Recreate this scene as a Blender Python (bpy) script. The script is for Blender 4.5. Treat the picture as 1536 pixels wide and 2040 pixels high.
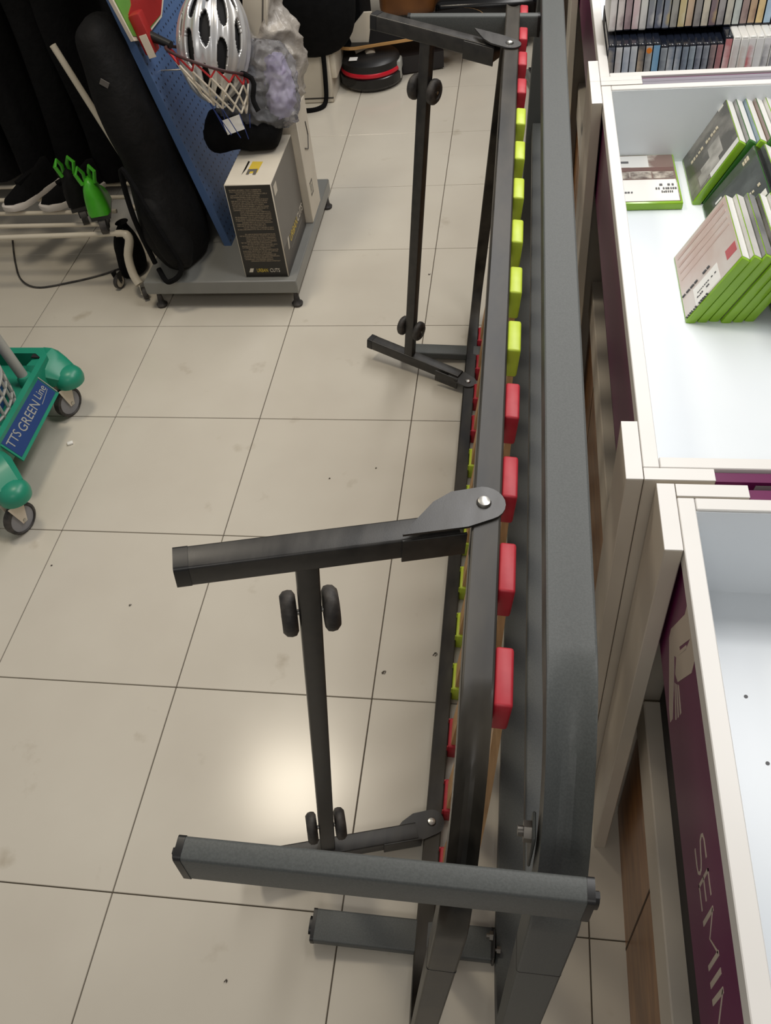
import bpy, bmesh, math, random
from mathutils import Vector, Matrix, noise

# ------------------------------------------------------------------ scene, camera, light
for o in list(bpy.data.objects):
    bpy.data.objects.remove(o, do_unlink=True)
SC = bpy.context.scene
COL = SC.collection
T = 0.42                                    # floor tile module in metres
R = math.radians

PITCH, YAW, ROLL, CAMH, FPX = 0.8373408, -0.2161233, -0.1338904, 3.7396086 * T, 1727.4845
fw = Vector((math.sin(YAW) * math.cos(PITCH), math.cos(YAW) * math.cos(PITCH), -math.sin(PITCH)))
rt = Vector((math.cos(YAW), -math.sin(YAW), 0))
up = rt.cross(fw)
r2 = math.cos(ROLL) * rt + math.sin(ROLL) * up
u2 = -math.sin(ROLL) * rt + math.cos(ROLL) * up
cam_d = bpy.data.cameras.new('camera')
cam_d.sensor_fit = 'VERTICAL'
cam_d.sensor_height = 24.0
cam_d.lens = 24.0 * FPX / 2040.0
cam_d.clip_start = 0.02
cam = bpy.data.objects.new('camera', cam_d)
COL.objects.link(cam)
m = Matrix((r2, u2, -fw)).transposed().to_4x4()
m.translation = Vector((0, 0, CAMH))
cam.matrix_world = m
SC.camera = cam

SC.view_settings.view_transform = 'Standard'
SC.view_settings.look = 'None'
SC.view_settings.gamma = 1.0
SC.view_settings.use_curve_mapping = False
SC.view_settings.exposure = -0.12

W = bpy.data.worlds.new('world')
SC.world = W
W.use_nodes = True
W.node_tree.nodes['Background'].inputs[0].default_value = (1.0, 0.965, 0.92, 1)
W.node_tree.nodes['Background'].inputs[1].default_value = 0.27


def area(name, loc, target, size, power, color, sy=None):
    d = bpy.data.lights.new(name, 'AREA')
    d.energy = power
    d.color = color
    d.shape = 'RECTANGLE'
    d.size = size
    d.size_y = sy or size
    o = bpy.data.objects.new(name, d)
    COL.objects.link(o)
    o.location = loc
    o.rotation_euler = (Vector(target) - Vector(loc)).to_track_quat('-Z', 'Y').to_euler()
    return o


# ceiling lamps of the shop, and an added fill behind the camera
area('ceiling_lamp_counter', (0.95, 1.45, 2.75), (0.95, 1.45, 0), 0.9, 23, (1.0, 0.98, 0.96), 0.5)
area('ceiling_lamp_strip', (0.42, 3.35, 2.8), (0.42, 3.35, 0), 0.45, 58, (1.0, 0.975, 0.95), 3.6)
area('ceiling_lamp_aisle', (-1.09, 1.88, 2.8), (-1.09, 1.88, 0), 0.42, 20, (1.0, 0.89, 0.72), 0.42)
area('fill_light_front', (-0.1, -1.2, 2.8), (-0.1, -1.2, 0), 1.0, 15, (1.0, 0.96, 0.91), 0.6)  # unseen fill light, added to brighten faces turned to the camera


# ------------------------------------------------------------------ materials
def lin(c):
    out = []
    for v in c:
        v /= 255.0
        out.append(v / 12.92 if v <= 0.04045 else ((v + 0.055) / 1.055) ** 2.4)
    return (out[0], out[1], out[2], 1.0)


MATS = {}


def mat(name, rgb, rough=0.5, metal=0.0, rgb2=None, scale=20.0, bump=0.0, bscale=None, coat=0.0, spec=0.5,
        trans=0.0, emit=None, detail=4.0, stretch=None, rvar=0.0, lo=0.35, hi=0.65):
    if name in MATS:
        return MATS[name]
    mt = bpy.data.materials.new(name)
    mt.use_nodes = True
    nt = mt.node_tree
    b = nt.nodes['Principled BSDF']
    b.inputs['Base Color'].default_value = lin(rgb)
    b.inputs['Roughness'].default_value = rough
    b.inputs['Metallic'].default_value = metal
    b.inputs['Specular IOR Level'].default_value = spec
    b.inputs['Coat Weight'].default_value = coat
    b.inputs['Coat Roughness'].default_value = 0.1
    if trans:
        b.inputs['Transmission Weight'].default_value = trans
        b.inputs['IOR'].default_value = 1.15
    if emit:
        b.inputs['Emission Color'].default_value = lin(rgb)
        b.inputs['Emission Strength'].default_value = emit
    tc = nt.nodes.new('ShaderNodeTexCoord')
    src = tc.outputs['Object']
    if stretch:
        mp = nt.nodes.new('ShaderNodeMapping')
        mp.inputs['Scale'].default_value = stretch
        nt.links.new(src, mp.inputs['Vector'])
        src = mp.outputs['Vector']
    nz = nt.nodes.new('ShaderNodeTexNoise')
    nz.inputs['Scale'].default_value = scale
    nz.inputs['Detail'].default_value = detail
    nt.links.new(src, nz.inputs['Vector'])
    if rgb2 is not None:
        cr = nt.nodes.new('ShaderNodeValToRGB')
        cr.color_ramp.elements[0].position = lo
        cr.color_ramp.elements[1].position = hi
        cr.color_ramp.elements[0].color = lin(rgb)
        cr.color_ramp.elements[1].color = lin(rgb2)
        nt.links.new(nz.outputs['Fac'], cr.inputs['Fac'])
        nt.links.new(cr.outputs['Color'], b.inputs['Base Color'])
    if rvar:
        ma = nt.nodes.new('ShaderNodeMath')
        ma.operation = 'MULTIPLY_ADD'
        ma.inputs[1].default_value = rvar
        ma.inputs[2].default_value = rough - rvar * 0.5
        nt.links.new(nz.outputs['Fac'], ma.inputs[0])
        nt.links.new(ma.outputs[0], b.inputs['Roughness'])
    if bump:
        nb = nt.nodes.new('ShaderNodeTexNoise')
        nb.inputs['Scale'].default_value = bscale or scale
        nb.inputs['Detail'].default_value = detail
        nt.links.new(src, nb.inputs['Vector'])
        bp = nt.nodes.new('ShaderNodeBump')
        bp.inputs['Strength'].default_value = bump
        bp.inputs['Distance'].default_value = 0.01
        nt.links.new(nb.outputs['Fac'], bp.inputs['Height'])
        nt.links.new(bp.outputs['Normal'], b.inputs['Normal'])
    MATS[name] = mt
    return mt


def tile_mat():
    mt = mat('floor_tile', (197, 190, 176), 0.20, rgb2=(206, 200, 186), scale=3.0, detail=6, rvar=0.1, lo=0.3, hi=0.7)
    nt = mt.node_tree
    b = nt.nodes['Principled BSDF']
    oi = nt.nodes.new('ShaderNodeObjectInfo')
    tc = [n for n in nt.nodes if n.type == 'TEX_COORD'][0]
    nz = [n for n in nt.nodes if n.type == 'TEX_NOISE'][0]
    ad = nt.nodes.new('ShaderNodeVectorMath')
    ad.operation = 'ADD'
    nt.links.new(tc.outputs['Object'], ad.inputs[0])
    nt.links.new(oi.outputs['Location'], ad.inputs[1])
    nt.links.new(ad.outputs[0], nz.inputs['Vector'])
    # scattered scuffs
    n2 = nt.nodes.new('ShaderNodeTexNoise')
    n2.inputs['Scale'].default_value = 9.0
    n2.inputs['Detail'].default_value = 8.0
    nt.links.new(ad.outputs[0], n2.inputs['Vector'])
    cr = nt.nodes.new('ShaderNodeValToRGB')
    cr.color_ramp.elements[0].position = 0.66
    cr.color_ramp.elements[1].position = 0.80
    cr.color_ramp.elements[0].color = (1, 1, 1, 1)
    cr.color_ramp.elements[1].color = (0.72, 0.68, 0.62, 1)
    nt.links.new(n2.outputs['Fac'], cr.inputs['Fac'])
    mx = nt.nodes.new('ShaderNodeMix')
    mx.data_type = 'RGBA'
    mx.blend_type = 'MULTIPLY'
    mx.inputs['Factor'].default_value = 1.0
    ramp = [l.from_socket for l in nt.links if l.to_socket == b.inputs['Base Color']][0]
    nt.links.new(ramp, mx.inputs[6])
    nt.links.new(cr.outputs['Color'], mx.inputs[7])
    nt.links.new(mx.outputs[2], b.inputs['Base Color'])
    return mt


def peg_mat():
    mt = mat('pegboard_blue', (72, 98, 140), 0.42, rgb2=(80, 107, 150), scale=6)
    nt = mt.node_tree
    b = nt.nodes['Principled BSDF']
    tc = [n for n in nt.nodes if n.type == 'TEX_COORD'][0]
    sp = nt.nodes.new('ShaderNodeSeparateXYZ')
    nt.links.new(tc.outputs['Object'], sp.inputs[0])

    def cell(sock, size):
        a = nt.nodes.new('ShaderNodeMath'); a.operation = 'DIVIDE'; a.inputs[1].default_value = size
        nt.links.new(sock, a.inputs[0])
        f = nt.nodes.new('ShaderNodeMath'); f.operation = 'FRACT'
        nt.links.new(a.outputs[0], f.inputs[0])
        s = nt.nodes.new('ShaderNodeMath'); s.operation = 'SUBTRACT'; s.inputs[1].default_value = 0.5
        nt.links.new(f.outputs[0], s.inputs[0])
        p = nt.nodes.new('ShaderNodeMath'); p.operation = 'MULTIPLY'
        nt.links.new(s.outputs[0], p.inputs[0]); nt.links.new(s.outputs[0], p.inputs[1])
        return p.outputs[0]
    a1 = cell(sp.outputs['Y'], 0.025)
    a2 = cell(sp.outputs['Z'], 0.025)
    sm = nt.nodes.new('ShaderNodeMath'); sm.operation = 'ADD'
    nt.links.new(a1, sm.inputs[0]); nt.links.new(a2, sm.inputs[1])
    lt = nt.nodes.new('ShaderNodeMath'); lt.operation = 'LESS_THAN'; lt.inputs[1].default_value = 0.022
    nt.links.new(sm.outputs[0], lt.inputs[0])
    mx = nt.nodes.new('ShaderNodeMix'); mx.data_type = 'RGBA'
    ramp = [l.from_socket for l in nt.links if l.to_socket == b.inputs['Base Color']][0]
    nt.links.new(lt.outputs[0], mx.inputs['Factor'])
    nt.links.new(ramp, mx.inputs[6])
    mx.inputs[7].default_value = lin((30, 42, 66))
    nt.links.new(mx.outputs[2], b.inputs['Base Color'])
    return mt


M_TILE = tile_mat()
M_GROUT = mat('grout', (96, 88, 76), 0.9)
M_PEG = peg_mat()
M_BLACKP = mat('black_paint', (40, 39, 38), 0.36, rgb2=(54, 52, 49), scale=12, stretch=(4, 1, 4), rvar=0.25, bump=0.02, bscale=300)
M_WORNP = mat('worn_black_paint', (16, 16, 16), 0.38, rgb2=(62, 58, 51), scale=5, stretch=(3, 1, 3), rvar=0.12, lo=0.36, hi=0.62, spec=0.27)
M_GREYP = mat('grey_paint', (80, 83, 82), 0.46, rgb2=(88, 91, 90), scale=500, bump=0.05, bscale=900, spec=0.3)
M_STEEL = mat('zinc_steel', (190, 188, 182), 0.3, 1.0)
M_DULL = mat('dull_steel', (120, 116, 110), 0.45, 0.9)
M_RUBBER = mat('black_rubber', (38, 36, 35), 0.6, rgb2=(70, 66, 62), scale=60, bump=0.2)
M_BPLAST = mat('black_plastic', (24, 24, 25), 0.4)
M_REDCAP = mat('red_plastic', (176, 36, 50), 0.5, rgb2=(184, 46, 58), scale=60)
M_LIME = mat('lime_plastic', (190, 210, 60), 0.42, rgb2=(196, 216, 70), scale=60)
M_WOOD = mat('birch_slat', (206, 164, 116), 0.5, rgb2=(188, 144, 96), scale=12, stretch=(20, 20, 1.5))
M_WHITE = mat('white_laminate', (232, 230, 226), 0.38, rgb2=(228, 226, 222), scale=8)
M_TRAY = mat('white_tray', (222, 228, 233), 0.3, rgb2=(226, 231, 235), scale=4)
M_BOUNCEFACE = mat('tray_bounce_face', (234, 239, 243), 0.35, rgb2=(230, 235, 240), scale=6)  # pale tone includes light bounced around inside the tray
M_EDGE = mat('cream_laminate', (214, 206, 192), 0.4, rgb2=(206, 197, 182), scale=5)
M_PURPLE = mat('purple_laminate', (110, 34, 84), 0.32, rgb2=(104, 32, 80), scale=5, spec=0.2)
M_PRINT = mat('grey_beige_print', (198, 186, 172), 0.4)
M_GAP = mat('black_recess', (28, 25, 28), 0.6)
M_PLINTH = mat('brown_plinth', (164, 118, 74), 0.35, rgb2=(130, 88, 52), scale=9, stretch=(1, 1, 4))
M_SEAM = mat('plinth_seam', (70, 52, 38), 0.7)
M_GREYBASE = mat('grey_metal_base', (128, 128, 123), 0.35, rgb2=(120, 120, 116), scale=6)
M_DARKCLOTH = mat('black_cloth', (9, 9, 10), 0.9, spec=0.15, rgb2=(14, 14, 15), scale=30, bump=0.3, bscale=60)
M_DARKCLOTH2 = mat('charcoal_cloth', (36, 36, 38), 0.85, rgb2=(28, 28, 30), scale=20, bump=0.3, bscale=50)
M_NYLON = mat('black_nylon', (9, 9, 9), 0.75, spec=0.2, rgb2=(15, 14, 14), scale=25, bump=0.4, bscale=35)
M_PIPE = mat('cream_pipe', (205, 196, 178), 0.35)
M_SILVER = mat('silver_helmet', (196, 198, 202), 0.28, 0.55, rgb2=(214, 212, 206), scale=7, coat=0.4)
M_FOAM = mat('black_foam', (16, 16, 18), 0.8)
M_BLUEST = mat('blue_sticker', (34, 74, 190), 0.5)
M_GREENB = mat('green_board', (98, 150, 62), 0.45, rgb2=(88, 138, 54), scale=9)
M_REDB = mat('red_board', (158, 34, 32), 0.4, rgb2=(146, 30, 30), scale=9)
M_CREAM = mat('cream_plastic', (216, 204, 186), 0.45)
M_NETW = mat('white_cord', (216, 206, 188), 0.8)
M_NETR = mat('red_cord', (188, 40, 42), 0.7)
M_NETB = mat('blue_cord', (52, 72, 140), 0.7)
M_BAGGREY = mat('grey_poly_bag', (172, 166, 158), 0.35, rgb2=(140, 134, 126), scale=14, bump=0.9, bscale=22)
M_CLEAR = mat('clear_film', (240, 241, 246), 0.06, trans=0.88, bump=0.4, bscale=60)
M_LAV = mat('lavender_fabric', (166, 158, 182), 0.5, rgb2=(138, 130, 160), scale=14, bump=0.6, bscale=26)
M_CARDW = mat('white_card', (206, 198, 182), 0.5, rgb2=(198, 190, 174), scale=10)
M_CARDK = mat('black_card', (26, 23, 18), 0.4)
M_CARDG = mat('grey_card', (98, 94, 88), 0.35, rgb2=(84, 80, 76), scale=5)
M_CARDD = mat('dark_grey_card', (62, 58, 54), 0.4)
M_TXT = mat('tan_print', (118, 106, 88), 0.6, rgb2=(70, 62, 52), scale=260, lo=0.45, hi=0.6)
M_YELLOW = mat('yellow_print', (198, 172, 62), 0.5)
M_TEAL = mat('teal_plastic', (34, 132, 106), 0.35, rgb2=(38, 140, 112), scale=8)
M_NAVY = mat('navy_label', (34, 62, 116), 0.35)
M_BLUEBK = mat('blue_bucket', (52, 74, 150), 0.35)
M_LGREY = mat('light_grey_plastic', (158, 158, 152), 0.45)
M_GWHEEL = mat('grey_wheel', (142, 142, 146), 0.45)
M_SKATE = mat('green_skate', (74, 176, 40), 0.35, rgb2=(60, 152, 34), scale=18)
M_SOLE = mat('white_sole', (205, 198, 190), 0.6)
M_CASEG = mat('green_case', (138, 182, 44), 0.22, rgb2=(128, 172, 38), scale=12, trans=0.0, coat=0.3)
M_CASEDK = mat('dark_green_case', (58, 112, 48), 0.25, coat=0.3)
M_CASEW = mat('white_case', (226, 226, 222), 0.3, coat=0.2)
M_CASENAVY = mat('clear_navy_case', (30, 36, 50), 0.16, rgb2=(22, 24, 30), scale=18, coat=0.5)
M_BROWN = mat('brown_leather', (132, 84, 40), 0.5, rgb2=(108, 66, 30), scale=8)
M_TAN = mat('tan_wood_edge', (196, 150, 92), 0.5)
M_SPECK = mat('lint', (70, 62, 54), 0.95)
M_DWALL = mat('dim_wall', (96, 92, 86), 0.8)
M_FILL = mat('grey_filler_strip', (140, 136, 146), 0.5)
M_INK = mat('grey_ink', (92, 92, 94), 0.6)
M_REDINK = mat('red_ink', (190, 92, 96), 0.5)
M_PAPER = mat('price_paper', (236, 234, 228), 0.6)
M_ORANGE = mat('orange_sticker', (236, 136, 36), 0.5)
M_REDGLOW = mat('red_trim', (196, 24, 44), 0.3)
M_SCREEN = mat('black_gloss', (12, 12, 14), 0.2)


# ------------------------------------------------------------------ mesh helpers
class MB:
    def __init__(s):
        s.v = []
        s.f = []

    def add(s, vs, fs, M=None):
        n = len(s.v)
        for p in vs:
            p = Vector(p)
            if M is not None:
                p = M @ p
            s.v.append(p)
        for f in fs:
            s.f.append([i + n for i in f])
        return s

    def box(s, lo, hi, M=None):
        x0, y0, z0 = lo
        x1, y1, z1 = hi
        return s.add([(x0, y0, z0), (x1, y0, z0), (x1, y1, z0), (x0, y1, z0), (x0, y0, z1), (x1, y0, z1), (x1, y1, z1), (x0, y1, z1)],
                     [(3, 2, 1, 0), (4, 5, 6, 7), (0, 1, 5, 4), (1, 2, 6, 5), (2, 3, 7, 6), (3, 0, 4, 7)], M)

    def rbox(s, lo, hi, r=0.003, seg=2, M=None):
        bm = bmesh.new()
        bmesh.ops.create_cube(bm, size=1.0)
        for v in bm.verts:
            v.co = Vector([lo[i] + (v.co[i] + 0.5) * (hi[i] - lo[i]) for i in range(3)])
        bmesh.ops.bevel(bm, geom=bm.edges[:] + bm.verts[:], offset=r, segments=seg, affect='EDGES', profile=0.5)
        bm.verts.index_update()
        s.add([v.co.copy() for v in bm.verts], [[v.index for v in f.verts] for f in bm.faces], M)
        bm.free()
        return s

    def prism(s, poly, h0, h1, M=None):
        """poly in local xy, extruded along local z"""
        n = len(poly)
        vs = [(p[0], p[1], h0) for p in poly] + [(p[0], p[1], h1) for p in poly]
        fs = [list(range(n - 1, -1, -1)), list(range(n, 2 * n))]
        for i in range(n):
            j = (i + 1) % n
            fs.append((i, j, n + j, n + i))
        return s.add(vs, fs, M)

    def rings(s, rings, caps=True, closed=False, M=None):
        n = len(rings[0])
        vs = [p for r in rings for p in r]
        fs = []
        k = len(rings)
        for a in range(k if closed else k - 1):
            b = (a + 1) % k
            for i in range(n):
                j = (i + 1) % n
                fs.append((a * n + i, a * n + j, b * n + j, b * n + i))
        if caps and not closed:
            fs.append(list(range(n - 1, -1, -1)))
            fs.append([(k - 1) * n + i for i in range(n)])
        return s.add(vs, fs, M)

    def cyl(s, p0, p1, r, seg=16, r1=None, M=None):
        p0, p1 = Vector(p0), Vector(p1)
        d = (p1 - p0).normalized()
        a = d.orthogonal().normalized()
        b = d.cross(a)
        r1 = r if r1 is None else r1
        mk = lambda p, q: [p + q * (math.cos(2 * math.pi * i / seg) * a + math.sin(2 * math.pi * i / seg) * b) for i in range(seg)]
        return s.rings([mk(p0, r), mk(p1, r1)], M=M)

    def tube(s, pts, r, seg=8, closed=False, M=None):
        pts = [Vector(p) for p in pts]
        k = len(pts)
        rs = []
        prev = None
        for i, p in enumerate(pts):
            if closed:
                d = pts[(i + 1) % k] - pts[i - 1]
            else:
                d = pts[min(i + 1, k - 1)] - pts[max(i - 1, 0)]
            d.normalize()
            if prev is None:
                a = d.orthogonal().normalized()
            else:
                a = (prev - d * prev.dot(d)).normalized()
            prev = a
            b = d.cross(a)
            rr = r[i] if isinstance(r, (list, tuple)) else r
            rs.append([p + rr * (math.cos(2 * math.pi * q / seg) * a + math.sin(2 * math.pi * q / seg) * b) for q in range(seg)])
        return s.rings(rs, closed=closed, M=M)

    def lathe(s, prof, seg=24, M=None):
        rs = [[Vector((r * math.cos(2 * math.pi * i / seg), r * math.sin(2 * math.pi * i / seg), z)) for i in range(seg)] for r, z in prof]
        return s.rings(rs, M=M)

    def bar(s, p0, p1, side, w, h, r=0.003):
        """rectangular tube from p0 to p1, width w along 'side', height h along the third axis"""
        p0, p1, side = Vector(p0), Vector(p1), Vector(side)
        d = (p1 - p0).normalized()
        side = (side - d * side.dot(d)).normalized()
        n = d.cross(side)
        prof = rrect(w, h, r)
        return s.rings([[p + a * side + b * n for a, b in prof] for p in (p0, p1)])

    def build(s, name, m, parent=None, smooth=40, kind=None):
        me = bpy.data.meshes.new(name)
        off = Vector((0, 0, 0))
        q = parent
        while q is not None:
            off += q.location
            q = q.parent
        me.from_pydata([tuple(v - off) for v in s.v], [], s.f)
        me.update()
        bm = bmesh.new()
        bm.from_mesh(me)
        bmesh.ops.recalc_face_normals(bm, faces=bm.faces[:])
        bm.to_mesh(me)
        bm.free()
        if smooth:
            me.polygons.foreach_set('use_smooth', [True] * len(me.polygons))
            me.set_sharp_from_angle(angle=R(smooth))
        if m:
            me.materials.append(m)
        o = bpy.data.objects.new(name, me)
        COL.objects.link(o)
        if parent is not None:
            o.parent = parent
        if kind:
            o['kind'] = kind
        return o


def rrect(w, h, r, seg=3):
    pts = []
    for cx, cy, a0 in ((w / 2 - r, h / 2 - r, 0), (-w / 2 + r, h / 2 - r, 90), (-w / 2 + r, -h / 2 + r, 180), (w / 2 - r, -h / 2 + r, 270)):
        for k in range(seg + 1):
            a = R(a0 + 90.0 * k / seg)
            pts.append((cx + r * math.cos(a), cy + r * math.sin(a)))
    return pts


def thing(name, loc, label, cat, group=None):
    o = bpy.data.objects.new(name, None)
    COL.objects.link(o)
    o.location = loc
    o.empty_display_size = 0.05
    o['label'] = label
    o['category'] = cat
    if group:
        o['group'] = group
    return o


def tag(o, label, cat, group=None):
    o['label'] = label
    o['category'] = cat
    if group:
        o['group'] = group
    return o


def text(name, body, M, size, m, parent, depth=0.0004):
    """flat lettering: text in local xy, extruded a hair along z, placed by matrix M"""
    cu = bpy.data.curves.new(name, 'FONT')
    cu.body = body
    cu.size = size
    cu.extrude = depth
    cu.resolution_u = 3
    t = bpy.data.objects.new(name, cu)
    COL.objects.link(t)
    dg = bpy.context.evaluated_depsgraph_get()
    me = bpy.data.meshes.new_from_object(t.evaluated_get(dg))
    bpy.data.objects.remove(t, do_unlink=True)
    mb = MB()
    mb.add([v.co for v in me.vertices], [list(p.vertices) for p in me.polygons], M)
    bpy.data.meshes.remove(me)
    return mb.build(name, m, parent, smooth=0)


def axes(o, x, y, z):
    x, y, z = Vector(x), Vector(y), Vector(z)
    mm = Matrix((x, y, z)).transposed().to_4x4()
    mm.translation = Vector(o)
    return mm


random.seed(7)

# ------------------------------------------------------------------ floor
mb = MB().box((-3.95 * 1.2, -1.4, -0.03), (2.2, 6.4, -0.0045))
floor = mb.build('floor', M_GROUT, None, smooth=0)
floor['kind'] = 'structure'
tb = MB().rbox((0.0012, 0.0012, -0.009), (T - 0.0012, T - 0.0012, 0.0), 0.0008, 1)
proto = tb.build('tile', M_TILE, floor, smooth=0)
first = True
for c in range(-7, 8):
    for r in range(-4, 13):
        o = proto if first else proto.copy()
        if not first:
            COL.objects.link(o)
            o.parent = floor
        first = False
        o.location = ((c - 3.64780) * T, (r + 1.07680) * T, random.uniform(-0.0003, 0.0))

wb = MB().box((-4.6, 5.62, 0.0), (2.2, 5.74, 2.9)).build('wall_back', M_DWALL, None, smooth=0)
wb['kind'] = 'structure'

# ------------------------------------------------------------------ black slatted bed base, standing on its long side
BA = R(6.5)
BU = Vector((math.sin(BA), 0, math.cos(BA)))
BN = Vector((-math.cos(BA), 0, math.sin(BA)))
BP = Vector((-0.1265, 0, 0.0))
BW = 0.895


def B(l, w, n):
    return BP + Vector((0, l, 0)) + BU * w + BN * n


def loop_path(l0, l1, w0, w1, rad, seg=26):
    """rounded rectangle centre line: (l, w, outward l, outward w, bend)"""
    out = []
    for cl, cw, a0 in ((l1 - rad, w1 - rad, 0), (l0 + rad, w1 - rad, 90), (l0 + rad, w0 + rad, 180), (l1 - rad, w0 + rad, 270)):
        for k in range(seg + 1):
            a = R(a0 + 90.0 * k / seg)
            t = k / seg
            out.append((cl + rad * math.cos(a), cw + rad * math.sin(a), math.cos(a), math.sin(a), math.sin(math.pi * t) ** 1.2 if 0 < t < 1 else 0))
    return out


def bent_frame(F, l0, l1, w0, w1, rad, tn, tw, dent, ax_n):
    mbx = MB()
    rings = []
    prof = []
    for (a, b) in rrect(tw, tn, 0.004, 2):
        prof.append((a, b))
    # extra points along the outer and inner faces so the bends can be dented
    outer = [(tw / 2, tn / 2 * q) for q in (-0.6, -0.3, 0, 0.3, 0.6)]
    # rebuild profile in order: start lower right corner going up
    prof = []
    r = 0.0025
    def arc(cx, cy, a0):
        return [(cx + r * math.cos(R(a0 + 45 * k)), cy + r * math.sin(R(a0 + 45 * k))) for k in range(3)]
    prof += outer
    prof += arc(tw / 2 - r, tn / 2 - r, 0)
    prof += arc(-tw / 2 + r, tn / 2 - r, 90)
    prof += arc(-tw / 2 + r, -tn / 2 + r, 180)
    prof += arc(tw / 2 - r, -tn / 2 + r, 270)
    for l, w, ol, ow, bend in loop_path(l0 + tw / 2, l1 - tw / 2, w0 + tw / 2, w1 - tw / 2, rad):
        ring = []
        for a, b in prof:
            k = 1 - (b / (tn / 2)) ** 2
            aa, bb = a, b
            if a > tw / 2 - 0.002:
                aa = a - dent * bend * max(0, k)
            elif a > 0:
                aa = a + 0.002 * bend
            bb = b * (1 - 0.10 * bend)
            ring.append(F(l + ol * aa, w + ow * aa, bb))
        rings.append(ring)
    mbx.rings(rings, closed=True)
    return mbx


bed = thing('slatted_bed_base', B(1.2, 0, 0), 'black steel slatted bed base with red and lime slat holders, standing on its long side', 'bed base')
BL0, BL1 = 0.232, 2.205
bent_frame(B, BL0, BL1, 0, BW, 0.16, 0.030, 0.030, 0.013, BN).build('frame', M_WORNP, bed, smooth=21)

slat_l = [0.412 + 0.1247 * k for k in range(14)]
slat0 = None
for k, l in enumerate(slat_l):
    sm = MB()
    rings = []
    for i in range(17):
        t = i / 16
        w = 0.012 + t * (BW - 0.024)
        n = -0.0225 - 0.014 * math.sin(math.pi * t)
        rings.append([B(l - 0.0255, w, n - 0.004), B(l + 0.0255, w, n - 0.004), B(l + 0.0255, w, n + 0.004), B(l - 0.0255, w, n + 0.004)])
    sm.rings(rings)
    slat = sm.build('slat', M_WOOD, bed, smooth=40)
    cm = M_REDCAP if (k < 4 or k >= 10) else M_LIME
    for side in (0, 1):
        w0, w1 = ((BW - 0.046, BW - 0.002) if side else (0.002, 0.046))
        MM = axes(B(l, (w0 + w1) / 2, -0.0235), (0, 1, 0), BU, BN)
        cb = MB().rbox((-0.031, -(w1 - w0) / 2, -0.0085), (0.031, (w1 - w0) / 2, 0.0085), 0.003, 2, MM)
        # collar plugged on the rail
        cb.rbox((-0.012, -0.010 + (0.008 if side else -0.008), 0.004), (0.012, 0.010 + (0.008 if side else -0.008), 0.0135), 0.002, 1, MM)
        cap = cb.build('slat_holder', cm, slat, smooth=50)
        # rim of the holder seen from behind
        if not side:
            hb = MB()
            for q in ((-0.030, -0.027), (0.027, 0.030)):
                hb.box((q[0], -0.02, 0.0085), (q[1], 0.02, 0.0105), MM)
            cap2 = hb.build('holder_lip', cm, slat, smooth=0)


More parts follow.
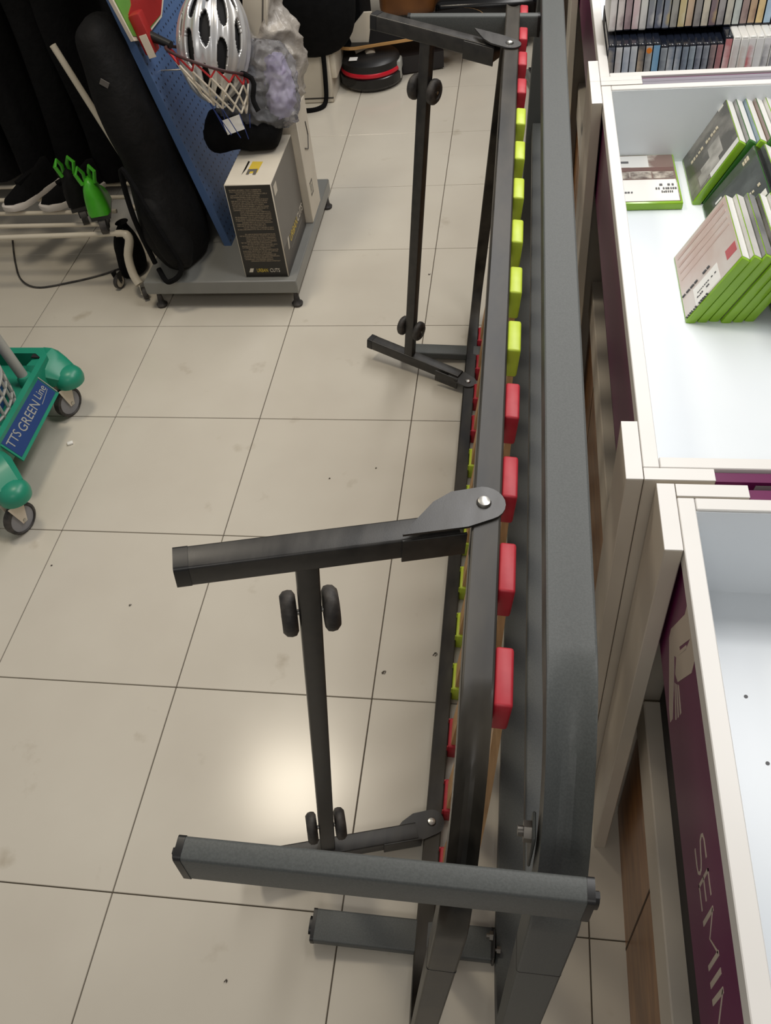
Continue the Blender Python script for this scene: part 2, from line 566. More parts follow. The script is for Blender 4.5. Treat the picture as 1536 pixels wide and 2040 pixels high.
def folding_leg(lh, ang, sd):
    """leg hinged on the rail at lh, swung out by ang from the bed's normal (towards -l if negative)"""
    ca, sa = math.cos(ang), math.sin(ang)

    def Lp(r, t, w):          # r along the arm, t across, w up the bed
        n = r * ca - t * sa * 0 + (-t * sa)
        l = lh + r * sa + t * ca
        return B(l, w, n + 0.004)
    dirv = (Lp(1, 0, 0) - Lp(0, 0, 0)).normalized()
    acr = (Lp(0, 1, 0) - Lp(0, 0, 0)).normalized()
    leg = None
    arms = []
    for top in (1, 0):
        wc = BW - 0.024 if top else 0.024
        a = MB().bar(Lp(0.030, sd * 0.012, wc), Lp(0.320, sd * 0.012, wc), acr, 0.030, 0.030, 0.003)
        if leg is None:
            leg = a.build('folding_leg', M_BLACKP, bed)
            par = leg
            par['label'] = 'fold-out leg of two arms and a wheeled crossbar'
        else:
            a.build('leg_arm', M_BLACKP, leg)
        # end cap
        MB().bar(Lp(0.308, sd * 0.012, wc), Lp(0.323, sd * 0.012, wc), acr, 0.0315, 0.0315, 0.004).build('arm_end_cap', M_BPLAST, leg)
        # hinge plate
        wp = BW + 0.0005 if top else 0.0305
        poly = []
        for k in range(15):
            a2 = R(100 + 180 + -200.0 * k / 14 - 90)
            poly.append((0.024 * -math.cos(a2) * 1.0, 0.024 * math.sin(a2)))
        # teardrop: round around the bolt, flat tongue over the arm
        poly = [(0.0 - 0.023 * math.cos(R(a)), 0.023 * math.sin(R(a))) for a in range(-80, 81, 16)]
        poly = [(a, -sd * b) for a, b in poly + [(0.030, 0.021), (0.052, 0.010), (0.092, -0.0275), (0.092, -0.0290), (0.024, -0.0290)]]
        PM = axes(Lp(0, 0, wp), dirv, acr, dirv.cross(acr))
        sgn = dirv.cross(acr).dot(BU)
        MB().prism(poly, 0, 0.003 * (1 if sgn > 0 else -1), PM).build('hinge_plate', M_BLACKP, leg, smooth=30)
        fl = MB().bar(Lp(0.024, -0.0165 + (sd * 0.012 if sd < 0 else -0.0), wc), Lp(0.092, -0.0165 + (sd * 0.012 if sd < 0 else -0.0), wc), BU, 0.034, 0.003, 0.001)
        fl.build('hinge_flange', M_BLACKP, leg)
        top_w = wp + 0.003
        bl = MB()
        c0 = Lp(0, 0, top_w)
        bl.rings([[c0 + BU * h + rr * (math.cos(2 * math.pi * i / 14) * dirv + math.sin(2 * math.pi * i / 14) * acr) for i in range(14)]
                  for rr, h in ((0.008, 0), (0.008, 0.001), (0.0066, 0.0035), (0.003, 0.0045))])
        bl.build('rivet', M_STEEL, leg)
    MB().bar(Lp(0.190, sd * 0.010, 0.037), Lp(0.190, sd * 0.010, BW - 0.037), acr, 0.022, 0.025, 0.002).build('leg_crossbar', M_BLACKP, leg)
    for wc in (0.125, BW - 0.135):
        MB().cyl(Lp(0.157, sd * 0.010, wc), Lp(0.223, sd * 0.010, wc), 0.0035, 10).build('axle', M_STEEL, leg)
        for q in (-1, 1):
            r0 = 0.190 + q * 0.0150
            r1 = 0.195 + q * 0.0325
            prof = [(0.006, 0), (0.021, 0.0), (0.0258, 0.003), (0.0268, 0.008), (0.0258, 0.0135), (0.021, 0.0178), (0.014, 0.0178), (0.013, 0.0155), (0.003, 0.0155)]
            wm = MB()
            ax = dirv * q
            rs = []
            for rr, h in prof:
                c = Lp(r0, sd * 0.010, wc) + ax * h
                rs.append([c + rr * (math.cos(2 * math.pi * i / 22) * acr + math.sin(2 * math.pi * i / 22) * BU) for i in range(22)])
            wm.rings(rs).build('wheel', M_RUBBER, leg, smooth=50)
    return leg


folding_leg(0.613, R(-17), -1)
folding_leg(1.835, R(25), 1)

MB().bar(B(BL0 + 0.015, 0.611, 0), B(BL0 + 0.015, 0.613, 0), BN, 0.0306, 0.0306, 0.002).build('tube_joint', M_BPLAST, bed)

# ------------------------------------------------------------------ grey bed frame behind it
GA = R(2.7)
GU = Vector((math.sin(GA), 0, math.cos(GA)))
GN = Vector((-math.cos(GA), 0, math.sin(GA)))
GP = Vector((0.0145, 0, 0.001))
GW = 0.90


def G(l, w, n):
    return GP + Vector((0, l, 0)) + GU * w + GN * n


gf = thing('steel_bed_frame', G(1.2, 0, 0), 'dark grey steel bed frame with square tube feet, on edge beside the white counters', 'bed frame')
bent_frame(G, 0.248, 2.46, 0, GW, 0.17, 0.046, 0.040, 0.019, GN).build('frame', M_GREYP, gf, smooth=21)
MB().bar(G(0.30, 0.45, -0.012), G(2.43, 0.45, -0.012), GN, 0.040, 0.030, 0.003).build('middle_bar', M_GREYP, gf)


def grey_leg(l0, l1, w0, w1, n0, n1):
    a = G((l0 + l1) / 2, (w0 + w1) / 2, n0)
    b = G((l0 + l1) / 2, (w0 + w1) / 2, n1)
    leg = MB().bar(a, b, (0, 1, 0), l1 - l0, w1 - w0, 0.004).build('foot_tube', M_GREYP, gf)
    for p, q in ((a, -1), (b, 1)):
        d = (b - a).normalized() * q
        c = MB().bar(p - d * 0.002, p + d * 0.004, (0, 1, 0), l1 - l0 + 0.001, w1 - w0 + 0.001, 0.004)
        c.bar(p + d * 0.004, p + d * 0.009, (0, 1, 0), (l1 - l0) * 0.55, (w1 - w0) * 0.55, 0.008)
        c.build('end_cap', M_BPLAST, leg)
    return leg


grey_leg(0.2215, 0.2415, 0.840, 0.886, -0.010, 0.308)
grey_leg(0.396, 0.448, 0.001, 0.022, 0.027, 0.325)
grey_leg(1.955, 1.998, 0.001, 0.022, 0.027, 0.325)
grey_leg(1.997, 2.017, 0.840, 0.883, 0.027, 0.300)


def hexbolt(p, ax, upv, rr, h, parent, mname='bolt'):
    ax = Vector(ax).normalized()
    a = Vector(upv)
    a = (a - ax * a.dot(ax)).normalized()
    b = ax.cross(a)
    mk = lambda r, hh, n: [Vector(p) + ax * hh + r * (math.cos(2 * math.pi * i / n) * a + math.sin(2 * math.pi * i / n) * b) for i in range(n)]
    mbx = MB().rings([mk(rr, 0, 6), mk(rr, h, 6)])
    mbx.rings([mk(rr * 0.5, h, 12), mk(rr * 0.5, h + 0.005, 12)])
    return mbx.build(mname, M_DULL, parent)


MB().bar(G(0.248 + 0.020, 0.568, 0), G(0.248 + 0.020, 0.570, 0), GN, 0.0466, 0.0406, 0.003).build('tube_joint', M_BPLAST, gf)
MB().rbox((-0.0015, -0.013, -0.05), (0.0015, 0.013, 0.015), 0.001, 1, axes(G(0.305, 0.800, 0.0255), GN, (0, 1, 0), GU)).build('bolt_tab', M_GREYP, gf)
hexbolt(G(0.305, 0.800, 0.027), GN, GU, 0.0095, 0.007, gf)
MB().rbox((-0.002, -0.022, -0.02), (0.002, 0.022, 0.03), 0.001, 1, axes(G(0.413, 0.030, 0.0255), GN, (0, 1, 0), GU)).build('bracket', M_BPLAST, gf)
hexbolt(G(0.425, 0.052, 0.027), GN, GU, 0.008, 0.006, gf)
hexbolt(G(0.405, 0.052, 0.015), GN, GU, 0.006, 0.006, gf)

# ------------------------------------------------------------------ counters (display trays)
CZ = 0.835
TZ = 0.688


def counter(name, label, x0, y0, y1, width, near_post=True, far_post=True, print_on=False):
    """x0 = outer face of the corner boards; tray rim starts 0.02 further in"""
    c = thing(name, (x0 + 0.3, (y0 + y1) / 2, 0), label, 'display counter')
    xr = x0 + 0.0205               # outer face of the rim
    x1 = xr + width
    ya, yb = y0 + 0.0195, y1 - 0.0195
    e = 0.0006
    # corner boards
    for yy, sgn in ((y0, 1), (y1, -1)):
        p = MB().rbox((x0, min(yy, yy + sgn * 0.097), 0.0), (x0 + 0.0195, max(yy, yy + sgn * 0.097), CZ), 0.0012, 1).build('corner_board', M_EDGE, c, smooth=0)
        q = MB().rbox((xr, min(yy, yy + sgn * 0.0185), 0.0), (xr + 0.078, max(yy, yy + sgn * 0.0185), CZ - 0.0005), 0.0012, 1).build('corner_board', M_EDGE, c, smooth=0)
        # white melamine caps on the board tops
        MB().rbox((x0, min(yy, yy + sgn * 0.097), CZ), (x0 + 0.0195, max(yy, yy + sgn * 0.097), CZ + 0.001), 0.0004, 1).build('edge_band', M_WHITE, p, smooth=0)
        MB().rbox((xr, min(yy, yy + sgn * 0.0185), CZ), (xr + 0.078, max(yy, yy + sgn * 0.0185), CZ + 0.0008), 0.0003, 1).build('edge_band', M_WHITE, q, smooth=0)
    # rim boards of the tray
    MB().rbox((xr, ya + e, CZ - 0.0225), (xr + 0.0185, yb - e, CZ), 0.001, 1).build('rim_board', M_WHITE, c, smooth=0)
    MB().box((xr + 0.0162, ya + e, TZ - 0.06), (xr + 0.0185, yb - e, CZ - 0.0226)).build('tray_wall', M_TRAY, c, smooth=0)
    MB().rbox((xr + 0.0192, ya + e, TZ - 0.06), (x1, ya + 0.018, CZ), 0.001, 1).build('rim_board', M_WHITE, c, smooth=0)
    MB().rbox((xr + 0.0192, yb - 0.018, TZ - 0.06), (x1, yb - e, CZ), 0.001, 1).build('rim_board', M_WHITE, c, smooth=0)
    MB().rbox((x1 + e, ya, TZ - 0.06), (x1 + 0.0185, yb, CZ), 0.001, 1).build('rim_board', M_WHITE, c, smooth=0)
    MB().box((xr + 0.0188, ya + 0.0182, TZ - 0.018), (x1, yb - 0.0182, TZ)).build('tray_floor', M_TRAY, c, smooth=0)
    # thin bluish inner faces, lightened in place of light bounced off the tray
    MB().box((xr + 0.0192, yb - 0.0192, TZ), (x1, yb - 0.0182, CZ - 0.003)).build('tray_bounce_face', M_BOUNCEFACE, c, smooth=0)
    MB().box((x1 - 0.001, ya + 0.019, TZ), (x1 - 0.0002, yb - 0.0194, CZ - 0.003)).build('tray_bounce_face', M_BOUNCEFACE, c, smooth=0)
    # purple fascia panels below the rim
    fx = xr + 0.0035
    fa = MB().box((fx, y0 + 0.02, 0.638), (fx + 0.012, y1 - 0.02, CZ - 0.024), ).build('fascia', M_PURPLE, c, smooth=0)
    for yy, sgn in ((y0, 1), (y1, -1)):
        MB().box((xr + 0.079, min(yy + sgn * 0.003, yy + sgn * 0.017), 0.638), (x1, max(yy + sgn * 0.003, yy + sgn * 0.017), CZ - 0.004)).build('fascia', M_PURPLE, c, smooth=0)
    # recess, lower shelf board, plinth
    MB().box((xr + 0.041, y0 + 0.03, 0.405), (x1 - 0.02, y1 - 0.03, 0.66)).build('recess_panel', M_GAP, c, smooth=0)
    MB().rbox((xr + 0.018, y0 + 0.03, 0.322), (x1, y1 - 0.03, 0.404), 0.002, 1).build('lower_board', M_EDGE, c, smooth=0)
    pl = MB().box((xr + 0.024, y0 + 0.03, 0.0), (x1 - 0.03, y1 - 0.03, 0.3215)).build('plinth', M_PLINTH, c, smooth=0)
    MB().box((xr + 0.0234, y0 + (y1 - y0) * 0.757, 0.001), (xr + 0.0245, y0 + (y1 - y0) * 0.757 + 0.004, 0.32)).build('plinth_seam', M_SEAM, pl, smooth=0)
    return c, fa, fx


near_c, fascN, fxN = counter('display_counter', 'empty white display counter tray with purple front lettered SEMIN', 0.1615, -0.385, 0.7015, 0.95)
mid_c, fascF, fxF = counter('display_counter', 'white display counter tray holding leaning green game cases', 0.1285, 0.7075, 1.7785, 0.98)
far_c, fascT, fxT = counter('display_counter', 'white counter packed with upright disc cases in two rows', 0.1285, 1.7795, 2.8505, 0.98)
end_c, fascV, fxV = counter('display_counter', 'farthest pale counter, mostly hidden behind the grey bed frame', 0.1285, 2.8515, 3.9225, 0.98)


# lettering on the near fascia: drawn in (y, z) on the panel
def stroke(mbx, pts, w, x):
    """flat ribbon through (y,z) points, extruded 0.4 mm towards -x"""
    n = len(pts)
    L, Rr = [], []
    for i, (y, z) in enumerate(pts):
        a = pts[max(i - 1, 0)]
        b = pts[min(i + 1, n - 1)]
        dy, dz = b[0] - a[0], b[1] - a[1]
        q = math.hypot(dy, dz) or 1
        ny, nz = -dz / q * w / 2, dy / q * w / 2
        L.append((y + ny, z + nz))
        Rr.append((y - ny, z - nz))
    for i in range(n - 1):
        poly = [L[i], L[i + 1], Rr[i + 1], Rr[i]]
        vs = [(x, p[0], p[1]) for p in poly] + [(x - 0.0004, p[0], p[1]) for p in poly]
        mbx.add(vs, [(0, 1, 2, 3), (7, 6, 5, 4), (0, 4, 5, 1), (1, 5, 6, 2), (2, 6, 7, 3), (3, 7, 4, 0)])


def letter(pl):
    mbx = MB()
    for pts, w in pl:
        stroke(mbx, pts, w, fxN)
    return mbx.build('letter', M_PRINT, fascN, smooth=0)


arc = lambda cy, cz, ry, rz, a0, a1, n=9: [(cy + ry * math.cos(R(a0 + (a1 - a0) * i / n)), cz + rz * math.sin(R(a0 + (a1 - a0) * i / n))) for i in range(n + 1)]
z0, z1 = 0.700, 0.746
zm = (z0 + z1) / 2
# S, E, M, I, N, U, E, V, O (reading towards the camera, i.e. towards -y)
letter([(arc(0.330, 0.735, 0.0105, 0.0105, 100, 270) [::1] if False else
         [(0.3165, 0.7445), (0.333, 0.7445), (0.339, 0.741), (0.3405, 0.735), (0.338, 0.728), (0.330, 0.7245), (0.322, 0.7225), (0.3155, 0.718), (0.314, 0.711), (0.317, 0.704), (0.324, 0.7015), (0.3405, 0.7015)], 0.0034)])
letter([([(0.307, z1 - 0.0015), (0.2835, z1 - 0.0015)], 0.003), ([(0.307, zm), (0.285, zm)], 0.003), ([(0.307, z0 + 0.0015), (0.2830, z0 + 0.0015)], 0.003), ([(0.3055, z1), (0.3055, z0)], 0.0034)])
letter([([(0.272, z0), (0.272, z1)], 0.0045), ([(0.2725, z1 - 0.001), (0.254, 0.719), (0.2355, z1 - 0.001)], 0.0026), ([(0.2355, z1), (0.2345, z0)], 0.0045)])
letter([([(0.2215, z1), (0.2205, z0)], 0.0050)])
letter([([(0.207, z0), (0.207, z1)], 0.0050), ([(0.2075, z1 - 0.001), (0.180, z0 + 0.001)], 0.0024), ([(0.180, z1), (0.180, z0)], 0.003)])
letter([([(0.166, z1), (0.166, 0.712), (0.162, 0.703), (0.153, z0 + 0.001), (0.144, 0.703), (0.140, 0.712), (0.140, z1)], 0.0034)])
letter([([(0.126, z1 - 0.0015), (0.103, z1 - 0.0015)], 0.003), ([(0.126, zm), (0.104, zm)], 0.003), ([(0.126, z0 + 0.0015), (0.103, z0 + 0.0015)], 0.003), ([(0.1245, z1), (0.1245, z0)], 0.0034)])
letter([([(0.094, z1), (0.080, z0), (0.066, z1)], 0.0034)])
letter([(arc(0.040, zm, 0.016, 0.0215, 0, 360, 24), 0.0034)])


def flatpoly(polys, x, m, parent, name):
    mbx = MB()
    for poly in polys:
        n = len(poly)
        vs = [(x, p[0], p[1]) for p in poly] + [(x - 0.0004, p[0], p[1]) for p in poly]
        fs = [list(range(n)), list(range(2 * n - 1, n - 1, -1))] + [(i, (i + 1) % n, n + (i + 1) % n, n + i) for i in range(n)]
        mbx.add(vs, fs)
    return mbx.build(name, m, parent, smooth=0)


# emblem: a rounded open shape with three bars
flatpoly([[(0.560, 0.809), (0.557, 0.787), (0.589, 0.712), (0.587, 0.697), (0.554, 0.711), (0.545, 0.721), (0.523, 0.772), (0.527, 0.774), (0.541, 0.7415), (0.5455, 0.7415), (0.521, 0.795), (0.508, 0.812)],
          [(0.521, 0.795), (0.5235, 0.772), (0.545, 0.721), (0.533, 0.706), (0.518, 0.714), (0.489, 0.781), (0.492, 0.808), (0.508, 0.812)],
          [(0.587, 0.697), (0.519, 0.653), (0.503, 0.651), (0.500, 0.665), (0.540, 0.702), (0.554, 0.711)],
          [(0.5275, 0.6975), (0.5245, 0.7005), (0.4885, 0.6850), (0.4905, 0.6800)],
          [(0.5215, 0.7045), (0.5185, 0.7080), (0.4845, 0.6985), (0.4860, 0.6925)],
          [(0.5160, 0.7125), (0.5125, 0.7165), (0.4815, 0.7120), (0.4825, 0.7055)]], fxN, M_PRINT, fascN, 'emblem')
# grey emblem end on the purple panel between the two counters
gb = MB().prism([(0.272, 0.826), (0.42, 0.826), (0.42, 0.76), (0.262, 0.76)], 0, 0.0005, axes((0, 0.7075 + 0.0028, 0), (1, 0, 0), (0, 0, 1), (0, -1, 0)))
gb.build('emblem', M_LGREY, mid_c, smooth=0)
for i, (cc, yy, sg_) in enumerate(((mid_c, 1.7785, -1), (far_c, 1.7795, 1))):
    MB().box((0.2285, min(yy, yy + sg_ * 0.0135), CZ - 0.03), (1.05, max(yy, yy + sg_ * 0.0135), CZ - 0.0035)).build('grey_filler', M_FILL, cc, smooth=0)
# screw holes and smudges in the empty tray
for (x, y) in ((0.262, 0.520), (0.232, 0.445), (0.272, 0.442)):
    MB().cyl((x, y, TZ), (x, y, TZ + 0.0004), 0.0022, 10).build('screw_hole', M_INK, near_c, smooth=0)

# ------------------------------------------------------------------ game cases leaning in the middle tray
COVERS = {
    'war': mat('cover_war', (78, 76, 70), 0.25, rgb2=(150, 146, 138), scale=9, lo=0.5, hi=0.66, coat=0.5),
    'dark': mat('cover_dark', (52, 58, 56), 0.25, rgb2=(104, 110, 108), scale=7, lo=0.5, hi=0.7, coat=0.5),
    'pink': mat('cover_pink', (196, 170, 158), 0.3, rgb2=(214, 206, 198), scale=5, stretch=(4, 1, 1), coat=0.4),
    'blue': mat('cover_blue', (132, 156, 170), 0.3, rgb2=(90, 110, 124), scale=8, coat=0.4),
    'grey': mat('cover_grey', (150, 150, 148), 0.3, rgb2=(96, 96, 98), scale=10, coat=0.4),
    'brown': mat('cover_brown', (126, 104, 96), 0.3, rgb2=(206, 200, 190), scale=13, lo=0.52, hi=0.6, coat=0.4),
    'white': mat('cover_white', (218, 216, 210), 0.35, rgb2=(190, 188, 184), scale=9, coat=0.4),
}
CH, CW_, CT = 0.190, 0.135, 0.0145


def game_case(M, cover, spine, label, group=None, dark=False, extras=None):
    """local: x = thickness (cover faces -x), y = long side, z = from the floor edge up; spine along the top"""
    o = M @ Vector((CT / 2, 0, 0))
    g = thing('game_case', o, label, 'game case', group)
    sh = M_CASEDK if dark else M_CASEG
    MB().rbox((0, -CH / 2, 0), (CT, CH / 2, CW_), 0.0025, 2, M).build('shell', sh, g)
    MB().box((-0.0006, -CH / 2 + 0.006, 0.004), (0.0001, CH / 2 - 0.004, CW_ - 0.001), M).build('cover_sheet', cover, g, smooth=0)
    MB().box((0.0012, -CH / 2 + 0.006, CW_ - 0.0001), (CT - 0.0012, CH / 2 - 0.004, CW_ + 0.0006), M).build('spine_sheet', spine, g, smooth=0)
    if extras:
        for qi, (nm, mm, y0, y1, zz0, zz1) in enumerate(extras):
            MB().box((-0.0008 - 0.00008 * qi, y0, zz0), (-0.0005, y1, zz1), M).build(nm, mm, g, smooth=0)
    return g


def lean(x, y, ang, yaw=0.0):
    """bottom edge on the tray floor at x; leaning towards +x by ang"""
    return Matrix.Translation((x, y, TZ + 0.0004)) @ Matrix.Rotation(R(yaw), 4, 'Z') @ Matrix.Rotation(R(ang), 4, 'Y')


M_STRIPE = mat('stripe_ink', (202, 184, 174), 0.4, rgb2=(188, 160, 150), scale=14)
M_PHOTO = mat('photo_ink', (96, 82, 76), 0.4, rgb2=(190, 182, 170), scale=70)
M_TITLE = mat('title_ink', (206, 196, 172), 0.5)
M_FIG = mat('figure_ink', (186, 184, 178), 0.4, rgb2=(140, 138, 132), scale=30)


def letters(y0, y1, z0_, z1_, m_, n):
    out = []
    st = (z1_ - z0_) / n
    for k in range(n):
        if random.random() < 0.12:
            continue
        out.append(('title_letter', m_, y0, y1 - random.choice([0, 0, 0.002]), z0_ + k * st, z0_ + k * st + st * random.uniform(0.5, 0.78)))
    return out


WS, GS = M_CASEW, COVERS['grey']
rowA = [('war', WS, [('rating_mark', M_PAPER, 0.068, 0.084, 0.112, 0.126), ('side_print', M_CASEW, -0.092, -0.076, 0.058, 0.134), ('figure_print', M_FIG, -0.075, -0.030, 0.040, 0.085), ('figure_print', M_FIG, -0.060, 0.0, 0.066, 0.098), ('figure_print', M_FIG, -0.082, -0.045, 0.030, 0.052)] + letters(0.022, 0.031, 0.022, 0.104, M_TITLE, 11), False),
        ('grey', WS, None, True), ('blue', WS, None, False), ('brown', WS, None, True), ('white', WS, None, False), ('grey', GS, None, False), ('brown', WS, None, False)]
ordn = ['first', 'second', 'third', 'fourth', 'fifth', 'sixth', 'seventh', 'eighth', 'ninth']
for i, (cv, sp, ex, dk) in enumerate(rowA):
    lab = 'dark grey war-game case leaning at the left end of the rear row' if i == 0 else '%s game case from the left in the rear leaning row by the tray back wall' % ordn[i]
    game_case(lean(0.3205 + i * 0.0185 - (0.0), 1.664 + 0.002 * (i % 2), 27.5 - 0.4 * i), COVERS[cv], sp, lab, 'leaning cases, rear row', dk, ex)
rowM = [('dark', M_SCREEN, [('classification_mark', M_PAPER, -0.070, -0.052, 0.100, 0.114), ('classification_mark', M_PAPER, -0.070, -0.052, 0.116, 0.130), ('streak_print', M_CASEW, 0.050, 0.056, 0.030, 0.046), ('streak_print', M_CASEW, 0.030, 0.034, 0.050, 0.058)] + letters(-0.030, -0.022, 0.072, 0.125, M_TITLE, 8) + letters(0.066, 0.080, 0.104, 0.120, M_TITLE, 3), True),
        ('dark', WS, None, False), ('brown', WS, None, False), ('grey', WS, None, True), ('white', WS, None, False), ('blue', GS, None, False)]
for i, (cv, sp, ex, dk) in enumerate(rowM):
    lab = 'black-covered game case at the left end of the middle leaning row' if i == 0 else '%s game case from the left in the middle leaning row, behind the pink-covered one' % ordn[i]
    game_case(lean(0.338 + i * 0.0185, 1.470 + 0.003 * (i % 2), 30.5 - 0.4 * i), COVERS[cv], sp, lab, 'leaning cases, middle row', dk, ex)
rowB = [('pink', WS, [('price_label', M_PAPER, -0.086, -0.042, 0.030, 0.088), ('red_mark', M_REDINK, -0.064, -0.040, 0.108, 0.130),
                      ('stripe_print', M_STRIPE, 0.010, 0.016, 0.010, 0.128), ('stripe_print', M_STRIPE, 0.030, 0.036, 0.010, 0.128), ('stripe_print', M_STRIPE, 0.050, 0.058, 0.010, 0.128), ('stripe_print', M_STRIPE, 0.072, 0.080, 0.010, 0.128)] + letters(-0.062, -0.060, 0.034, 0.084, M_INK, 12) + letters(-0.072, -0.070, 0.036, 0.066, M_INK, 8) + letters(-0.034, -0.031, 0.006, 0.078, M_INK, 7) + letters(-0.090, -0.0885, 0.006, 0.06, M_INK, 12), False),
        ('white', COVERS['white'], None, False), ('grey', COVERS['grey'], None, False), ('war', WS, None, False), ('white', WS, None, False), ('brown', WS, None, False)]
for i, (cv, sp, ex, dk) in enumerate(rowB):
    lab = 'pale pink back cover of a green game case, nearest in the leaning rows' if i == 0 else '%s green game case from the left in the nearest leaning row' % ordn[i]
    game_case(lean(0.2695 + i * 0.0182, 1.296 + 0.002 * (i % 3), 28.5 - 0.3 * i), COVERS[cv], sp, lab, 'leaning cases, nearest row', dk, ex)
game_case(lean(0.405, 1.235, 14), COVERS['grey'], WS, 'green game case standing nearly upright at the right edge, beside the nearest row', None, False)

# flat case on the tray floor: local -x (cover) points up
FM = Matrix.Translation((0.3015, 1.648, TZ + 0.0151)) @ Matrix.Rotation(R(90), 4, 'Y') @ Matrix.Rotation(R(180), 4, 'X')
FM = axes((0.3020, 1.648, TZ + 0.0149), (0, 0, -1), (0, 1, 0), (-1, 0, 0))
fl = game_case(FM, COVERS['brown'], WS, 'green game case lying flat, back cover up, in the tray corner', None, False,
               [('text_block', M_PAPER, -0.088, -0.008, 0.006, 0.133), ('price_label', M_PAPER, -0.082, -0.022, 0.006, 0.050),
                ('bright_sky_print', M_CASEW, 0.042, 0.088, 0.052, 0.131), ('dark_band_print', mat('cover_plum', (112, 84, 78), 0.35), 0.026, 0.040, 0.006, 0.133), ('picture_print', M_PHOTO, -0.004, 0.022, 0.092, 0.133), ('picture_print', M_PHOTO, -0.004, 0.022, 0.050, 0.089), ('picture_print', M_PHOTO, -0.004, 0.022, 0.008, 0.047), ('ship_print', M_INK, 0.058, 0.066, 0.090, 0.112)])
for yy, za, zb_, n in ((-0.030, 0.012, 0.040, 4), (-0.044, 0.008, 0.048, 9), (-0.056, 0.012, 0.038, 7), (-0.056, 0.090, 0.122, 6), (-0.026, 0.115, 0.128, 3)):
    for nm, mm, ya_, yb_, zc, zd in letters(yy - 0.003, yy + 0.003, za, zb_, M_INK, n):
        MB().box((-0.0024, ya_, zc), (-0.0010, yb_, zd), FM).build('small_print', mm, fl, smooth=0)

# ------------------------------------------------------------------ upright disc cases in the far tray
near_cols = [((52, 58, 76), (170, 158, 140), 'navy and beige'), ((206, 206, 208), (180, 170, 168), 'pale grey'), ((196, 202, 214), (150, 160, 178), 'pale blue-grey'),
             ((204, 208, 212), (170, 178, 190), 'silver grey'), ((70, 66, 64), (176, 152, 124), 'dark brown and tan'), ((176, 178, 178), (120, 120, 122), 'grey with an orange sticker'),
             ((96, 156, 204), (120, 174, 214), 'sky blue'), ((150, 158, 166), (84, 92, 106), 'steel grey'), ((96, 112, 134), (190, 194, 200), 'slate blue'),
             ((100, 116, 140), (180, 186, 196), 'dusty blue'), ((122, 138, 158), (70, 80, 100), 'mid blue-grey'), ((156, 172, 184), (90, 104, 122), 'light steel blue'),
             ((148, 156, 170), (60, 68, 86), 'blue-grey'), ((140, 148, 160), (56, 62, 76), 'dark slate'), ((150, 120, 118), (70, 60, 66), 'mauve'),
             ((176, 106, 108), (140, 80, 84), 'dusty red'), ((196, 104, 108), (230, 190, 190), 'rose red'), ((232, 230, 228), (214, 200, 196), 'white'),
             ((234, 232, 230), (206, 190, 180), 'white and beige'), ((236, 232, 232), (196, 90, 96), 'white with a red block'), ((236, 236, 236), (220, 220, 222), 'plain white'),
             ((234, 234, 236), (130, 130, 136), 'white with grey print'), ((232, 232, 234), (120, 122, 128), 'white with charcoal print'), ((230, 230, 232), (110, 112, 118), 'white with dark print'),
             ((234, 234, 236), (90, 94, 104), 'white with slate print'), ((226, 228, 230), (80, 84, 92), 'white with black print')]
rear_cols = [((236, 230, 228), (190, 170, 172), 'white'), ((226, 214, 210), (120, 90, 96), 'white and mauve'), ((160, 130, 136), (100, 76, 84), 'mauve'),
             ((226, 196, 200), (236, 226, 224), 'pale pink'), ((236, 234, 230), (206, 204, 202), 'off-white'), ((120, 124, 136), (226, 224, 220), 'grey and white'),
             ((72, 80, 104), (210, 208, 206), 'navy'), ((110, 120, 140), (200, 172, 90), 'blue with a yellow mark'), ((160, 158, 150), (112, 110, 106), 'warm grey'),
             ((218, 196, 132), (236, 224, 180), 'pale yellow'), ((220, 186, 150), (200, 164, 130), 'peach'), ((140, 134, 130), (90, 86, 86), 'taupe'),
             ((216, 206, 182), (170, 160, 142), 'cream'), ((104, 80, 88), (190, 156, 96), 'plum with a yellow mark'), ((156, 150, 150), (110, 104, 106), 'pewter'),
             ((196, 190, 174), (150, 142, 134), 'stone'), ((190, 198, 194), (150, 156, 156), 'pale green-grey'), ((140, 112, 104), (92, 66, 64), 'red-brown'),
             ((176, 140, 100), (110, 70, 50), 'tan and brown'), ((214, 180, 112), (180, 144, 84), 'golden tan'), ((150, 184, 212), (170, 200, 224), 'light blue'),
             ((106, 110, 114), (76, 78, 82), 'graphite'), ((124, 128, 132), (200, 200, 202), 'mid grey'), ((112, 116, 122), (220, 220, 222), 'grey with a white foot'),
             ((92, 98, 110), (130, 136, 146), 'slate'), ((98, 102, 108), (70, 72, 78), 'dark grey')]


def disc_case(x, y, zb, h, t, cols, label, group, tilt=0.0, i=0):
    g = thing('disc_case', (x + t / 2, y + 0.0675, zb), label, 'disc case', group)
    Mx = Matrix.Translation((x, y, zb)) @ Matrix.Rotation(R(tilt), 4, 'Y')
    white = min(cols[0]) > 225
    MB().rbox((0, 0, 0), (t, 0.135, h), 0.002, 1, Mx).build('shell', M_CASENAVY if not white else M_CASEW, g)
    li = lambda c: tuple(int(v + (255 - v) * 0.18) for v in c)
    sm = mat('spine_%s_%d' % (group[:4], i), li(cols[0]), 0.22, rgb2=li(cols[1]), scale=22, stretch=(1, 1, 0.7), coat=0.6, lo=0.48, hi=0.62)
    MB().box((0.0010, -0.0006, 0.004), (t - 0.0010, 0.0001, h - 0.005), Mx).build('spine_sheet', sm, g, smooth=0)
    return g


